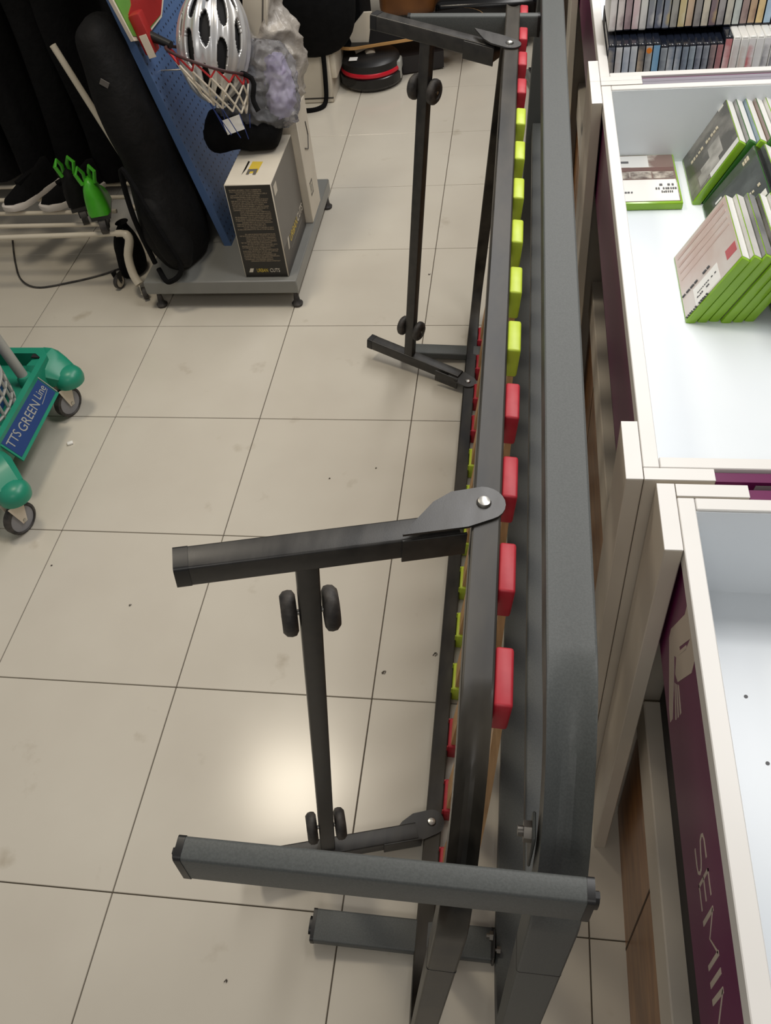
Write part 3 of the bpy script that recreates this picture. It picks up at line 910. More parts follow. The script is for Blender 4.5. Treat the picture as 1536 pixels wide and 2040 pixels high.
x = 0.1685
for i, cl in enumerate(near_cols):
    h = 0.168 if i < 7 else (0.163 if i < 16 else 0.174)
    t = 0.0142 if not (9 <= i <= 15) else 0.0128
    lab = '%s disc case spine, %s from the left in the front row' % (cl[2], ['first', 'second', 'third', 'fourth', 'fifth', 'sixth', 'seventh', 'eighth', 'ninth', 'tenth', 'eleventh', 'twelfth', 'thirteenth', 'fourteenth', 'fifteenth', 'sixteenth', 'seventeenth', 'eighteenth', 'nineteenth', 'twentieth', 'twenty-first', 'twenty-second', 'twenty-third', 'twenty-fourth', 'twenty-fifth', 'twenty-sixth'][i])
    g = disc_case(x, 1.900 - (0.006 if i > 16 else 0) + random.uniform(-0.002, 0.002), TZ, h, t, cl, lab, 'front row of disc cases', 0, i)
    if i == 5:
        MB().cyl((x + t / 2, 1.8965, TZ + 0.155), (x + t / 2, 1.8955, TZ + 0.155), 0.0055, 14).build('round_sticker', M_ORANGE, g)
    x += t + 0.0005
stp = MB().box((0.168, 2.04, TZ), (1.10, 2.10, TZ + 0.1742)).build('riser_step', M_GAP, far_c, smooth=0)
x = 0.1685
for i, cl in enumerate(rear_cols):
    t = 0.0144
    lab = '%s spine, disc case %s from the left in the upper row' % (cl[2], ['first', 'second', 'third', 'fourth', 'fifth', 'sixth', 'seventh', 'eighth', 'ninth', 'tenth', 'eleventh', 'twelfth', 'thirteenth', 'fourteenth', 'fifteenth', 'sixteenth', 'seventeenth', 'eighteenth', 'nineteenth', 'twentieth', 'twenty-first', 'twenty-second', 'twenty-third', 'twenty-fourth', 'twenty-fifth', 'twenty-sixth'][i])
    disc_case(x, 1.948 + random.uniform(-0.002, 0.002), TZ + 0.1746, 0.172, t, cl, lab, 'raised row of disc cases', 0, i)
    x += t + 0.0006

# ------------------------------------------------------------------ pegboard stand
GX0, GX1, GY0, GY1 = -1.160, -0.668, 2.222, 2.850
stand = thing('pegboard_stand', (-0.98, 2.55, 0), 'blue perforated board on a low grey metal base', 'display stand')
MB().rbox((GX0, GY0, 0.055), (GX1, GY1, 0.100), 0.003, 1).build('base', M_GREYBASE, stand)
for xx in (GX0 + 0.03, GX1 - 0.015):
    for yy in (GY0 + 0.02, GY1 - 0.02):
        MB().lathe([(0.016, 0), (0.018, 0.008), (0.010, 0.016), (0.006, 0.056)], 14, Matrix.Translation((xx, yy, 0))).build('foot', M_RUBBER, stand)
PL = 0.152 / 0.732                    # the board leans away to the left


def PB(y, z, off=0.0):
    """point on the board's right face"""
    return Vector((-0.921 - PL * (z - 0.1) + off, y, z))


pb = MB()
pb.add([PB(2.425, 0.1), PB(2.93, 0.1), PB(2.93, 1.5), PB(2.425, 1.5), PB(2.425, 0.1, -0.024), PB(2.93, 0.1, -0.024), PB(2.93, 1.5, -0.024), PB(2.425, 1.5, -0.024)],
       [(0, 1, 2, 3), (7, 6, 5, 4), (0, 4, 5, 1), (1, 5, 6, 2), (2, 6, 7, 3), (3, 7, 4, 0)])
pb.build('pegboard', M_PEG, stand, smooth=0)
for y in (2.46, 2.9):
    MB().box((-0.985, y - 0.015, 0.1), (-0.925, y + 0.015, 0.104)).build('board_bracket', M_GREYBASE, stand, smooth=0)

# boxes on the base
bx = thing('printed_box', (-0.765, 2.40, 0.1), 'black, white and grey printed carton standing on the grey base', 'box')
Bx0, Bx1, By0, By1, Bz0, Bz1 = -0.832, -0.694, 2.244, 2.545, 0.1005, 0.402
MB().rbox((Bx0, By0, Bz0), (Bx1, By1, Bz1), 0.002, 1).build('carton', M_CARDW, bx)
MB().box((Bx0 + 0.003, By0 - 0.0006, Bz0 + 0.002), (Bx1 - 0.003, By0 + 0.0002, Bz1 - 0.003)).build('black_panel', M_CARDK, bx, smooth=0)
MB().box((Bx1 - 0.0002, By0 + 0.003, Bz0 + 0.002), (Bx1 + 0.0006, By1 - 0.003, Bz1 - 0.003)).build('grey_panel', M_CARDG, bx, smooth=0)
MB().box((Bx1 + 0.0006, By0 + 0.003, Bz0 + 0.002), (Bx1 + 0.0009, By1 - 0.003, Bz0 + 0.09)).build('dark_grey_panel', M_CARDD, bx, smooth=0)
TX = axes((Bx0 + 0.016, By0 - 0.0008, Bz0 + 0.018), (1, 0, 0), (0, 0, 1), (0, -1, 0))
MB().prism([(0, 0), (0.012, 0), (0.017, 0.013), (0.006, 0.013)], 0, 0.0005, TX).build('emblem', M_CARDW, bx, smooth=0)
text('lettering', 'URBAN', axes((Bx0 + 0.041, By0 - 0.0008, Bz0 + 0.018), (0.62, 0, 0), (0, 0, 1), (0, -1, 0)), 0.0175, M_YELLOW, bx)
text('lettering', 'CUTS', axes((Bx0 + 0.082, By0 - 0.0008, Bz0 + 0.018), (0.74, 0, 0), (0, 0, 1), (0, -1, 0)), 0.0175, M_CARDW, bx)
random.seed(3)
for z0_, z1_ in ((0.055, 0.148), (0.162, 0.287)):
    z = z1_
    while z > z0_:
        w = random.choice([0.095, 0.100, 0.105, 0.108, 0.112, 0.088])
        st = random.choice([0.012, 0.012, 0.012, 0.012, 0.030])
        MB().box((Bx0 + st, By0 - 0.0010, Bz0 + z - 0.0036), (Bx0 + st + min(w, 0.122 - st), By0 - 0.0006, Bz0 + z)).build('text_line', M_TXT, bx, smooth=0)
        z -= 0.0056
# top mark
tmz = Bz1 + 0.0002
MB().prism([(-0.780, 2.305), (-0.748, 2.310), (-0.744, 2.375), (-0.776, 2.378)], tmz, tmz + 0.0004).build('yellow_mark', M_YELLOW, bx, smooth=0)
MB().prism([(-0.792, 2.300), (-0.786, 2.330), (-0.784, 2.378), (-0.790, 2.382)], tmz, tmz + 0.0004).build('black_mark', M_CARDK, bx, smooth=0)
MB().prism([(-0.779, 2.300), (-0.771, 2.300), (-0.770, 2.318), (-0.760, 2.318), (-0.759, 2.298), (-0.750, 2.298), (-0.750, 2.332), (-0.779, 2.332)], tmz + 0.0004, tmz + 0.0006).build('brown_mark', M_CARDG, bx, smooth=0)
# side prints
MB().box((Bx1 + 0.0009, By0 + 0.015, Bz0 + 0.255), (Bx1 + 0.0012, By0 + 0.050, Bz0 + 0.285)).build('white_tag', M_CARDW, bx, smooth=0)
SY = axes((Bx1 + 0.0010, By0 + 0.05, Bz0 + 0.062), (0, 1, 0), (0, 0, 1), (1, 0, 0))
MB().prism([(0, 0), (0.012, 0.0), (0.022, 0.034), (0.006, 0.034)], 0, 0.0005, SY).build('emblem', M_CARDW, bx, smooth=0)
text('lettering', 'URBAN', axes((Bx1 + 0.0010, By0 + 0.085, Bz0 + 0.066), (0, 1, 0), (0, 0, 1), (1, 0, 0)), 0.034, M_YELLOW, bx)
text('lettering', 'CUTS', axes((Bx1 + 0.0010, By0 + 0.200, Bz0 + 0.066), (0, 1, 0), (0, 0, 1), (1, 0, 0)), 0.034, M_CARDW, bx)
MB().box((Bx1 + 0.0009, By0 + 0.085, Bz0 + 0.045), (Bx1 + 0.0012, By1 - 0.05, Bz0 + 0.050)).build('rule_print', M_CARDG, bx, smooth=0)

b2 = thing('white_box', (-0.745, 2.68, 0.1), 'tall white carton with small dark prints behind the black-fronted box', 'box')
MB().rbox((-0.835, 2.553, 0.1005), (-0.672, 2.700, 0.455), 0.002, 1).build('carton', M_CARDW, b2)
fm = MB()
for q in ((2.590, 2.625, 0.175, 0.180), (2.590, 2.625, 0.215, 0.220), (2.590, 2.594, 0.175, 0.220), (2.621, 2.625, 0.175, 0.220), (2.604, 2.610, 0.185, 0.210)):
    fm.box((-0.6722, q[0], q[2]), (-0.6715, q[1], q[3]))
fm.build('square_mark', M_CARDD, b2, smooth=0)
MB().tube([(-0.6715, 2.60, 0.33), (-0.6715, 2.64, 0.31), (-0.6715, 2.665, 0.345), (-0.6715, 2.655, 0.39)], 0.0022, 6).build('curved_mark', M_CARDD, b2)


# crumpled soft solids -------------------------------------------------------
def blob(path, radii, seg, amp, freq, seed, M=None, flat=1.0, exp=2.0, ax=None, ridge=False):
    """soft body swept along path: radii = [(rx, ry)], noise displaced"""
    rings = []
    k = len(path)
    for i in range(k):
        p = Vector(path[i])
        d = (Vector(path[min(i + 1, k - 1)]) - Vector(path[max(i - 1, 0)])).normalized()
        a = Vector(ax or (1, 0, 0))
        a = (a - d * a.dot(d)).normalized()
        b = d.cross(a)
        ring = []
        for q in range(seg):
            t = 2 * math.pi * q / seg
            c, s = math.cos(t), math.sin(t)
            ca = math.copysign(abs(c) ** (2 / exp), c)
            sb = math.copysign(abs(s) ** (2 / exp), s)
            v = p + a * radii[i][0] * ca + b * radii[i][1] * sb
            nn = noise.noise(Vector((v.x * freq + seed, v.y * freq, v.z * freq * 0.7)))
            if ridge:
                n2_ = noise.noise(Vector((v.x * freq * 2.3 + seed, v.y * freq * 2.3, v.z * freq * 1.3 + 5)))
                nn = (0.55 - 1.6 * abs(nn)) + 0.5 * (0.4 - abs(n2_) * 1.4)
            v += (a * ca + b * sb) * amp * nn
            ring.append(v)
        rings.append(ring)
    return MB().rings(rings, M=M)


def interp(ctrl, n):
    """smooth sampling of control tuples"""
    out = []
    m_ = len(ctrl) - 1
    for i in range(n):
        t = i / (n - 1) * m_
        k = min(int(t), m_ - 1)
        f = t - k
        p0, p1, p2, p3 = ctrl[max(k - 1, 0)], ctrl[k], ctrl[k + 1], ctrl[min(k + 2, m_)]
        out.append(tuple(0.5 * ((2 * b) + (c - a) * f + (2 * a - 5 * b + 4 * c - d) * f * f + (3 * b - a - 3 * c + d) * f ** 3) for a, b, c, d in zip(p0, p1, p2, p3)))
    return out


def soft(name, ctrl, n, seg, amp, freq, seed, m, parent, ax=None, exp=2.0, ridge=False):
    s_ = interp(ctrl, n)
    return blob([q[:3] for q in s_], [(max(q[3], 0.001), max(q[4], 0.001)) for q in s_], seg, amp, freq, seed, ax=ax, exp=exp, ridge=ridge).build(name, m, parent, smooth=80)


# black bag lying on the box
t = thing('black_pouch', (-0.80, 2.52, 0.402), 'black fabric pouch lying on the printed box against the blue board', 'pouch')
soft('body', [(-0.925, 2.47, 0.46, 0.01, 0.01), (-0.915, 2.47, 0.458, 0.06, 0.052), (-0.84, 2.47, 0.456, 0.066, 0.056), (-0.76, 2.47, 0.452, 0.064, 0.054), (-0.71, 2.47, 0.448, 0.05, 0.045), (-0.698, 2.47, 0.445, 0.01, 0.01)], 22, 24, 0.014, 14, 3, M_DARKCLOTH, t, ax=(0, 1, 0))

# clear plastic bag with lavender contents
t = thing('clear_bag', (-0.755, 2.50, 0.47), 'crinkled clear plastic bag with lavender fabric inside, hanging by the helmet', 'plastic bag')
soft('film', [(-0.720, 2.54, 0.675, 0.03, 0.02), (-0.724, 2.53, 0.65, 0.070, 0.040), (-0.735, 2.52, 0.60, 0.088, 0.050), (-0.750, 2.50, 0.55, 0.108, 0.056), (-0.765, 2.48, 0.50, 0.112, 0.060), (-0.770, 2.47, 0.470, 0.09, 0.035)], 110, 150, 0.020, 26, 1, M_CLEAR, t, ridge=True)
soft('lavender_contents', [(-0.690, 2.53, 0.640, 0.01, 0.01), (-0.690, 2.52, 0.62, 0.026, 0.024), (-0.688, 2.50, 0.57, 0.034, 0.030), (-0.690, 2.49, 0.52, 0.034, 0.030), (-0.694, 2.48, 0.485, 0.02, 0.02)], 60, 60, 0.014, 24, 5, M_LAV, t, ridge=True)
soft('dark_contents', [(-0.79, 2.52, 0.60, 0.01, 0.01), (-0.79, 2.50, 0.57, 0.030, 0.030), (-0.79, 2.49, 0.53, 0.05, 0.036), (-0.79, 2.48, 0.49, 0.03, 0.02)], 40, 40, 0.014, 22, 9, M_DARKCLOTH2, t, ridge=True)
MB().box((-0.056, -0.0005, -0.020), (0.0, 0.0005, 0.020), Matrix.Translation((-0.785, 2.385, 0.516)) @ Matrix.Rotation(R(-16), 4, 'Y') @ Matrix.Rotation(R(-12), 4, 'X')).build('price_label', M_PAPER, t, smooth=0)

# grey poly bag behind
t = thing('grey_bag', (-0.70, 2.63, 0.6), 'grey polythene bag tied narrow at the top, hanging behind the clear bag', 'plastic bag')
soft('bag', [(-0.728, 2.64, 0.95, 0.028, 0.022), (-0.730, 2.64, 0.83, 0.036, 0.026), (-0.735, 2.64, 0.74, 0.056, 0.045), (-0.735, 2.63, 0.66, 0.084, 0.062), (-0.728, 2.62, 0.58, 0.086, 0.065), (-0.722, 2.61, 0.50, 0.066, 0.055), (-0.72, 2.61, 0.46, 0.03, 0.03)], 90, 90, 0.026, 17, 11, M_BAGGREY, t, ridge=True)

# toy basketball board with hoop and net -----------------------------------------------------------
hoop = thing('toy_hoop', PB(2.44, 0.70, 0.02), 'green and red toy basketball board with hoop and red-white net on the blue board', 'toy hoop')
BNORM = Vector((1, 0, PL)).normalized()


def bplate(poly, off0, off1, m, name):
    vs = [PB(y, z) + BNORM * off0 for y, z in poly] + [PB(y, z) + BNORM * off1 for y, z in poly]
    n = len(poly)
    mbx = MB().add(vs, [list(range(n)), list(range(2 * n - 1, n - 1, -1))] + [(i, (i + 1) % n, n + (i + 1) % n, n + i) for i in range(n)])
    return mbx.build(name, m, hoop, smooth=0)


bplate([(2.40, 0.735), (2.46, 0.715), (2.63, 0.715), (2.69, 0.74), (2.72, 0.86), (2.70, 1.05), (2.40, 1.05), (2.385, 0.86)], 0.002, 0.012, M_CREAM, 'board_rim')
bplate([(2.405, 0.745), (2.46, 0.722), (2.62, 0.722), (2.68, 0.75), (2.71, 0.86), (2.69, 1.04), (2.41, 1.04), (2.395, 0.86)], 0.012, 0.015, M_GREENB, 'board_face')
bplate([(2.425, 0.728), (2.62, 0.724), (2.68, 0.75), (2.70, 0.86), (2.52, 0.93), (2.50, 0.83), (2.47, 0.80), (2.43, 0.79)], 0.015, 0.017, M_REDB, 'red_print')
bplate([(2.405, 0.855), (2.44, 0.845), (2.455, 0.93), (2.415, 0.94)], 0.015, 0.017, M_CARDK, 'black_print')
hb = MB().rbox((-0.016, -0.02, -0.055), (0.018, 0.02, 0.05), 0.006, 2, axes(PB(2.44, 0.745, 0.030), BNORM, (0, 1, 0), Vector((-PL, 0, 1)).normalized()))
hb.build('hoop_bracket', M_REDB, hoop)
MB().rbox((-0.008, -0.0212, -0.062), (0.014, -0.0202, -0.002), 0.0003, 1, axes(PB(2.44, 0.745, 0.030), BNORM, (0, 1, 0), Vector((-PL, 0, 1)).normalized())).build('barcode_sticker', M_CREAM, hoop)
MB().cyl(PB(2.45, 0.735, 0.03), PB(2.42, 0.715, 0.10), 0.014, 14, 0.010).build('spring_arm', M_BPLAST, hoop)
HC = Vector((-0.862, 2.430, 0.668))
HX = Vector((1, 0, -0.40)).normalized()
HY = Vector((0, 1, -0.34)).normalized()
HZ = HX.cross(HY)
HR = 0.108
ringp = lambda a, rr, dz=0.0: HC + rr * (math.cos(a) * HX + math.sin(a) * HY) + Vector((0, 0, -dz))
M_RIM = mat('dark_rim', (66, 40, 40), 0.5)
MB().tube([ringp(2 * math.pi * i / 40, HR) for i in range(40)], 0.0042, 8, closed=True).build('rim', M_RIM, hoop)
NC = 12
net = MB()
netw = MB()
lv = [(HR, 0.0), (0.098, 0.030), (0.084, 0.062), (0.066, 0.094), (0.052, 0.118)]


def netpt(j, l):
    a = 2 * math.pi * (j + 0.5 * (l % 2)) / NC
    return ringp(a, lv[l][0], lv[l][1]) + Vector((0.010 * l, -0.006 * l, 0))


for l in range(len(lv) - 1):
    for j in range(NC):
        a = netpt(j, l)
        if l % 2 == 0:
            bs = [netpt(j, l + 1), netpt(j - 1, l + 1)]
        else:
            bs = [netpt(j, l + 1), netpt(j + 1, l + 1)]
        for b in bs:
            tgt = net if l < 1 else netw
            tgt.cyl(a, b, 0.0028, 6)
net.build('net_top_cords', M_NETR, hoop)
netw.build('net_cords', M_NETW, hoop)
nb_ = MB()
for j in range(8):
    a = ringp(2 * math.pi * j / 8, 0.06, 0.12) + Vector((0.04, -0.02, 0))
    b = ringp(2 * math.pi * (j + 0.6) / 8, 0.035, 0.20) + Vector((0.05, -0.02, 0))
    nb_.cyl(a, b, 0.0013, 5)
nb_.build('net_tail', M_NETB, hoop)

# silver cycle helmet -----------------------------------------------------------
helm = thing('cycle_helmet', (-0.845, 2.455, 0.60), 'silver vented cycle helmet with a blue round sticker, resting in the toy hoop', 'helmet')
HCn = Vector((-0.848, 2.480, 0.690))
hd = Vector((0.10, -0.86, 0.50)).normalized()           # dome direction (towards the viewer)
hu = Vector((0.12, 0, 1))
hu = (hu - hd * hu.dot(hd)).normalized()                  # long axis
hs = hd.cross(hu)
NU, NV = 168, 168
vents = []
for cu, rows in ((-0.62, (-0.55, 0.05, 0.55)), (-0.30, (-0.75, -0.20, 0.35, 0.78)), (0.02, (-0.50, 0.10, 0.62)), (0.32, (-0.72, -0.12, 0.42)), (0.62, (-0.50, 0.15))):
    for cv in rows:
        vents.append((cu, cv, 0.100 if abs(cu) < 0.5 else 0.085, 0.215))


def hpt(u, v, sc=1.0):
    """u,v in [-1,1]: gnomonic-ish map of the half ellipsoid"""
    th = u * R(88)
    ph = v * R(86)
    x = math.sin(th) * math.cos(ph)
    y = math.sin(ph)
    z = math.cos(th) * math.cos(ph)
    ridge = 1 + 0.022 * math.cos(u * 10 * math.pi) * (1 - v * v)
    return HCn + sc * (hs * 0.101 * x * ridge + hu * 0.150 * y + hd * 0.105 * z * ridge)


hm = MB()
idx = {}
vs, fs = [], []
for i in range(NU + 1):
    for j in range(NV + 1):
        idx[i, j] = len(vs)
        vs.append(hpt(-1 + 2 * i / NU, -1 + 2 * j / NV))
for i in range(NU):
    for j in range(NV):
        u = -1 + 2 * (i + 0.5) / NU
        v = -1 + 2 * (j + 0.5) / NV
        if any(((u - a - 0.08 * (v - b)) / c) ** 2 + ((v - b) / d) ** 2 < 1 for a, b, c, d in vents):
            continue
        fs.append((idx[i, j], idx[i + 1, j], idx[i + 1, j + 1], idx[i, j + 1]))
hm.add(vs, fs)
ho = hm.build('shell', M_SILVER, helm, smooth=60)
so = ho.modifiers.new('solidify', 'SOLIDIFY')
so.thickness = 0.010
so.offset = -1 if True else 1
hi_ = MB()
rs = []
for j in range(25):
    v = -1 + 2 * j / 24
    rs.append([hpt(-1 + 2 * i / 24, v, 0.86) for i in range(25)])
vs = [p for r_ in rs for p in r_]
hi_.add(vs, [(j * 25 + i, j * 25 + i + 1, (j + 1) * 25 + i + 1, (j + 1) * 25 + i) for j in range(24) for i in range(24)])
hi_.build('foam_liner', M_FOAM, helm, smooth=60)
hs_c = hpt(0.80, -0.20, 1.02)
nrm = (hs_c - HCn).normalized()
MB().cyl(hs_c - nrm * 0.002, hs_c + nrm * 0.0015, 0.0105, 18).build('round_sticker', M_BLUEST, helm)
MB().tube(interp([hpt(0.92, -0.30, 0.99), (-0.752, 2.415, 0.63), (-0.740, 2.385, 0.575), (-0.728, 2.375, 0.548)], 14), 0.007, 8).build('chin_strap', M_DARKCLOTH, helm)
# beige box edge peeping out beside the helmet
t = thing('beige_carton', (-0.72, 2.62, 0.70), 'narrow beige carton hanging between the helmet and the grey bag', 'box')
MB().rbox((-0.035, -0.03, -0.075), (0.035, 0.03, 0.075), 0.003, 1, Matrix.Translation((-0.745, 2.60, 0.725)) @ Matrix.Rotation(R(12), 4, 'Y')).build('carton', M_CARDW, t)
MB().box((0.020, -0.031, -0.075), (0.024, -0.030, 0.075), Matrix.Translation((-0.745, 2.60, 0.725)) @ Matrix.Rotation(R(12), 4, 'Y')).build('fold_line', M_CARDG, t, smooth=0)
# hooks that carry the hanging goods
for i, (y, z, L) in enumerate(((2.50, 0.62, 0.13), (2.64, 0.96, 0.16), (2.60, 0.80, 0.14))):
    MB().tube([PB(y, z), PB(y, z) + Vector((L, 0, 0)), PB(y, z) + Vector((L + 0.01, 0, 0.02))], 0.0025, 6).build('hook', M_STEEL, stand)


# ------------------------------------------------------------------ black gig bags
def gigbag(x, y, lx, ly, H, label, seed):
    g = thing('gig_bag', (x, y, 0.1), label, 'instrument bag')
    q = lambda t_, a, b: (x + lx * t_, y + ly * t_, 0.102 + H * t_, a, b)
    soft('body', [q(0, 0.01, 0.03), q(0.02, 0.055, 0.12), q(0.2, 0.074, 0.170), q(0.42, 0.068, 0.130), q(0.6, 0.068, 0.140), q(0.8, 0.062, 0.12), q(0.95, 0.050, 0.09), q(1.0, 0.02, 0.03)], 40, 28, 0.014, 9, seed, M_NYLON, g, exp=2.6)
    soft('pocket', [(x + 0.02, y - 0.10, 0.16, 0.01, 0.01), (x + 0.02, y - 0.125, 0.18, 0.04, 0.05), (x + lx * 0.3, y - 0.115, 0.32, 0.04, 0.05), (x + lx * 0.3, y - 0.10, 0.345, 0.01, 0.01)], 16, 16, 0.006, 12, seed + 2, M_NYLON, g, exp=3)
    MB().tube(interp([(x - 0.055, y - 0.15, 0.14), (x - 0.02, y - 0.185, 0.115), (x + 0.03, y - 0.175, 0.16), (x + 0.02 + lx * .25, y - 0.178, 0.30), (x + lx * .5 - 0.02, y - 0.145, 0.46), (x - 0.05 + lx * .3, y - 0.150, 0.32), (x - 0.06, y - 0.150, 0.16)], 40), 0.008, 8).build('strap', M_DARKCLOTH, g)
    MB().box((-0.012, -0.001, -0.008), (0.012, 0.001, 0.008), Matrix.Translation((x + lx * 0.85 + 0.02, y + ly - 0.125, 0.10 + H * 0.82)) @ Matrix.Rotation(0.6, 4, 'Y')).build('small_badge', M_CARDG, g, smooth=0)
    return g


gigbag(-1.045, 2.385, -0.10, 0.03, 0.70, 'black padded gig bag leaning on the back of the blue board', 1)
gigbag(-1.085, 2.74, -0.12, 0.03, 0.98, 'second black gig bag standing behind the other, beside the cream tube', 6)

PIPE_TOP = (-1.329, 2.50, 0.703)
# ------------------------------------------------------------------ rolling rack with clothes, shoes and skates
rack = thing('garment_rack', (-1.6, 2.42, 0), 'cream tubular rolling rack with a curved caster leg', 'clothes rack')
MB().cyl((-2.35, 2.315, 0.196), (-1.243, 2.343, 0.200), 0.0085, 12).build('front_rail', M_PIPE, rack)
MB().cyl((-2.35, 2.40, 0.200), (-1.30, 2.40, 0.200), 0.007, 12).build('shelf_rail', M_PIPE, rack)
for yy in (2.48, 2.57, 2.66):
    MB().cyl((-2.35, yy, 0.200), (-1.30, yy, 0.200), 0.007, 12).build('shelf_rail', M_PIPE, rack)
MB().tube(interp([(-1.255, 2.343, 0.200), (-1.228, 2.343, 0.198), (-1.216, 2.338, 0.180), (-1.232, 2.325, 0.130), (-1.226, 2.305, 0.080), (-1.208, 2.288, 0.050)], 18), [0.011] * 4 + [0.014] * 14, 12).build('curved_leg', M_PIPE, rack)
MB().tube(interp([(-1.255, 2.50, 0.200), (-1.228, 2.50, 0.195), (-1.222, 2.50, 0.150), (-1.22, 2.50, 0.04)], 10), 0.010, 10).build('curved_leg', M_PIPE, rack)
tag(MB().cyl((-1.145, 2.50, 0.102), PIPE_TOP, 0.0100, 14).build('white_tube', M_PIPE, None), 'cream tube leaning in front of the black clothes, beside the gig bag', 'tube')
MB().cyl((-2.45, 2.76, 1.42), (-1.22, 2.76, 1.42), 0.011, 12).build('hanging_rod', M_PIPE, rack)
MB().cyl((-1.235, 2.76, 0.06), (-1.235, 2.76, 1.43), 0.0105, 12).build('upright', M_PIPE, rack)
MB().cyl((-2.44, 2.76, 0.06), (-2.44, 2.76, 1.43), 0.0105, 12).build('upright', M_PIPE, rack)


def caster(p, ax, r, wd, parent, wheelm, tyrem, forkm, h):
    """twin-plate caster: wheel at p (centre), axle along ax"""
    p = Vector(p)
    ax = Vector(ax).normalized()
    u = Vector((0, 0, 1))
    b = ax.cross(u)
    mk = lambda prof: [[p + ax * hh + rr * (math.cos(2 * math.pi * i / 26) * b + math.sin(2 * math.pi * i / 26) * u) for i in range(26)] for rr, hh in prof]
    w_ = MB().rings(mk([(r * 0.86, -wd / 2), (r, -wd * 0.36), (r, wd * 0.36), (r * 0.86, wd / 2), (r * 0.80, wd * 0.40), (r * 0.80, -wd * 0.40)]), closed=True).build('tyre', tyrem, parent, smooth=50)
    MB().rings(mk([(r * 0.1, -wd * 0.42), (r * 0.80, -wd * 0.36), (r * 0.80, wd * 0.36), (r * 0.1, wd * 0.42)])).build('wheel_disc', wheelm, parent, smooth=50)
    for s in (-1, 1):
        q = p + ax * s * (wd * 0.62)
        mt_ = axes(q, b, u, ax * 1.0)
        MB().prism([(-r * 0.16, -r * 0.18), (r * 0.16, -r * 0.18), (r * 0.55, h), (-r * 0.55, h)], -0.0012, 0.0012, mt_).build('fork_plate', forkm, parent, smooth=0)
        MB().cyl(q - ax * s * 0.001, q + ax * s * 0.004, r * 0.10, 8).build('axle_nut', M_STEEL, parent)


caster((-1.196, 2.282, 0.021), (1, 0.5, 0), 0.020, 0.016, rack, M_PIPE, M_RUBBER, M_PIPE, 0.032)
caster((-1.305, 2.345, 0.024), (1, -0.3, 0), 0.023, 0.016, rack, M_PIPE, M_RUBBER, M_BPLAST, 0.036)


def garment(x, w, z0_, m, label, seed, y0_=2.30, y1_=2.80):
    g = thing('black_coat', (x, 2.76, z0_), label, 'coat', 'dark clothes on the rolling rack')
    rings = []
    for k in range(15):
        z = z0_ + (1.40 - z0_) * k / 14
        sh = 1.0 if z < 1.25 else max(0.12, (1.42 - z) / 0.17)
        ring = []
        cy = (y0_ + y1_) / 2
        hy = (y1_ - y0_) / 2 * sh
        for q in range(36):
            t_ = 2 * math.pi * q / 36
            yy = cy + hy * math.cos(t_)
            xx = x + w * math.copysign(abs(math.sin(t_)) ** 0.6, math.sin(t_)) * (0.5 + 0.5 * sh)
            f = noise.noise(Vector((yy * 14 + seed, z * 2.0, x * 3)))
            g2 = noise.noise(Vector((yy * 5, z * 3.0 + seed, x)))
            ring.append((xx + 0.03 * f, yy + 0.02 * g2, z + (0.02 * f if k == 0 else 0)))
        rings.append([Vector(p) for p in ring])
    MB().rings(rings).build('garment_body', m, g, smooth=80)
    MB().tube([(x, 2.76, 1.385), (x, 2.76, 1.425), (x, 2.775, 1.437), (x, 2.785, 1.425)], 0.002, 6).build('hanger_hook', M_STEEL, g)
    return g


names = ['nearest to the blue board', 'second from the blue board', 'third from the blue board', 'fourth from the blue board', 'fifth from the blue board', 'sixth from the blue board', 'seventh from the blue board', 'farthest from the blue board']
for i in range(8):
    garment(-1.365 - i * 0.135, 0.060, 0.225 + 0.02 * (i % 3), M_DARKCLOTH if i != 5 else M_DARKCLOTH2, 'long black garment hanging on the rack, %s' % names[i], i * 3.1, 2.62 + 0.015 * (i % 2), 2.90)


def shoe(M, upper_m, sole_m, label, group):
    s_ = thing('sneaker', M @ Vector((0.13, 0, 0)), label, 'shoe', group)
    out = [(0.0, 0.030), (0.02, 0.036), (0.06, 0.034), (0.11, 0.033), (0.17, 0.043), (0.22, 0.042), (0.255, 0.030), (0.27, 0.010)]
    poly = [(a, b) for a, b in out] + [(a, -b) for a, b in reversed(out)]
    rk = lambda sc, z, rise: [M @ Vector((0.135 + (a - 0.135) * sc, b * sc, z + rise * max(0, (a - 0.18) / 0.09) ** 2)) for a, b in poly]
    MB().rings([rk(0.98, 0.006, 0.012), rk(1.0, 0.012, 0.014), rk(1.0, 0.024, 0.014), rk(0.95, 0.028, 0.014)]).build('sole', sole_m, s_)
    hts = [(0.006, 0.028, 0.10), (0.03, 0.033, 0.105), (0.07, 0.031, 0.085), (0.11, 0.033, 0.085), (0.15, 0.038, 0.07), (0.20, 0.040, 0.052), (0.245, 0.030, 0.040), (0.262, 0.008, 0.020)]
    rs_ = []
    for a, hw, h_ in hts:
        rs_.append([M @ Vector((a, hw * math.cos(R(q)) * (1 - 0.35 * max(0, math.sin(R(q)))), 0.026 + h_ * math.sin(R(q)) * 0.9)) for q in range(0, 181, 15)])
    MB().rings(rs_).build('upper', upper_m, s_, smooth=70)
    MB().box((0.095, -0.012, 0.085), (0.165, 0.012, 0.096), M @ Matrix.Translation((0, 0, 0.012)) @ Matrix.Rotation(R(6), 4, 'Y')).build('laces', upper_m, s_, smooth=0)
    return s_


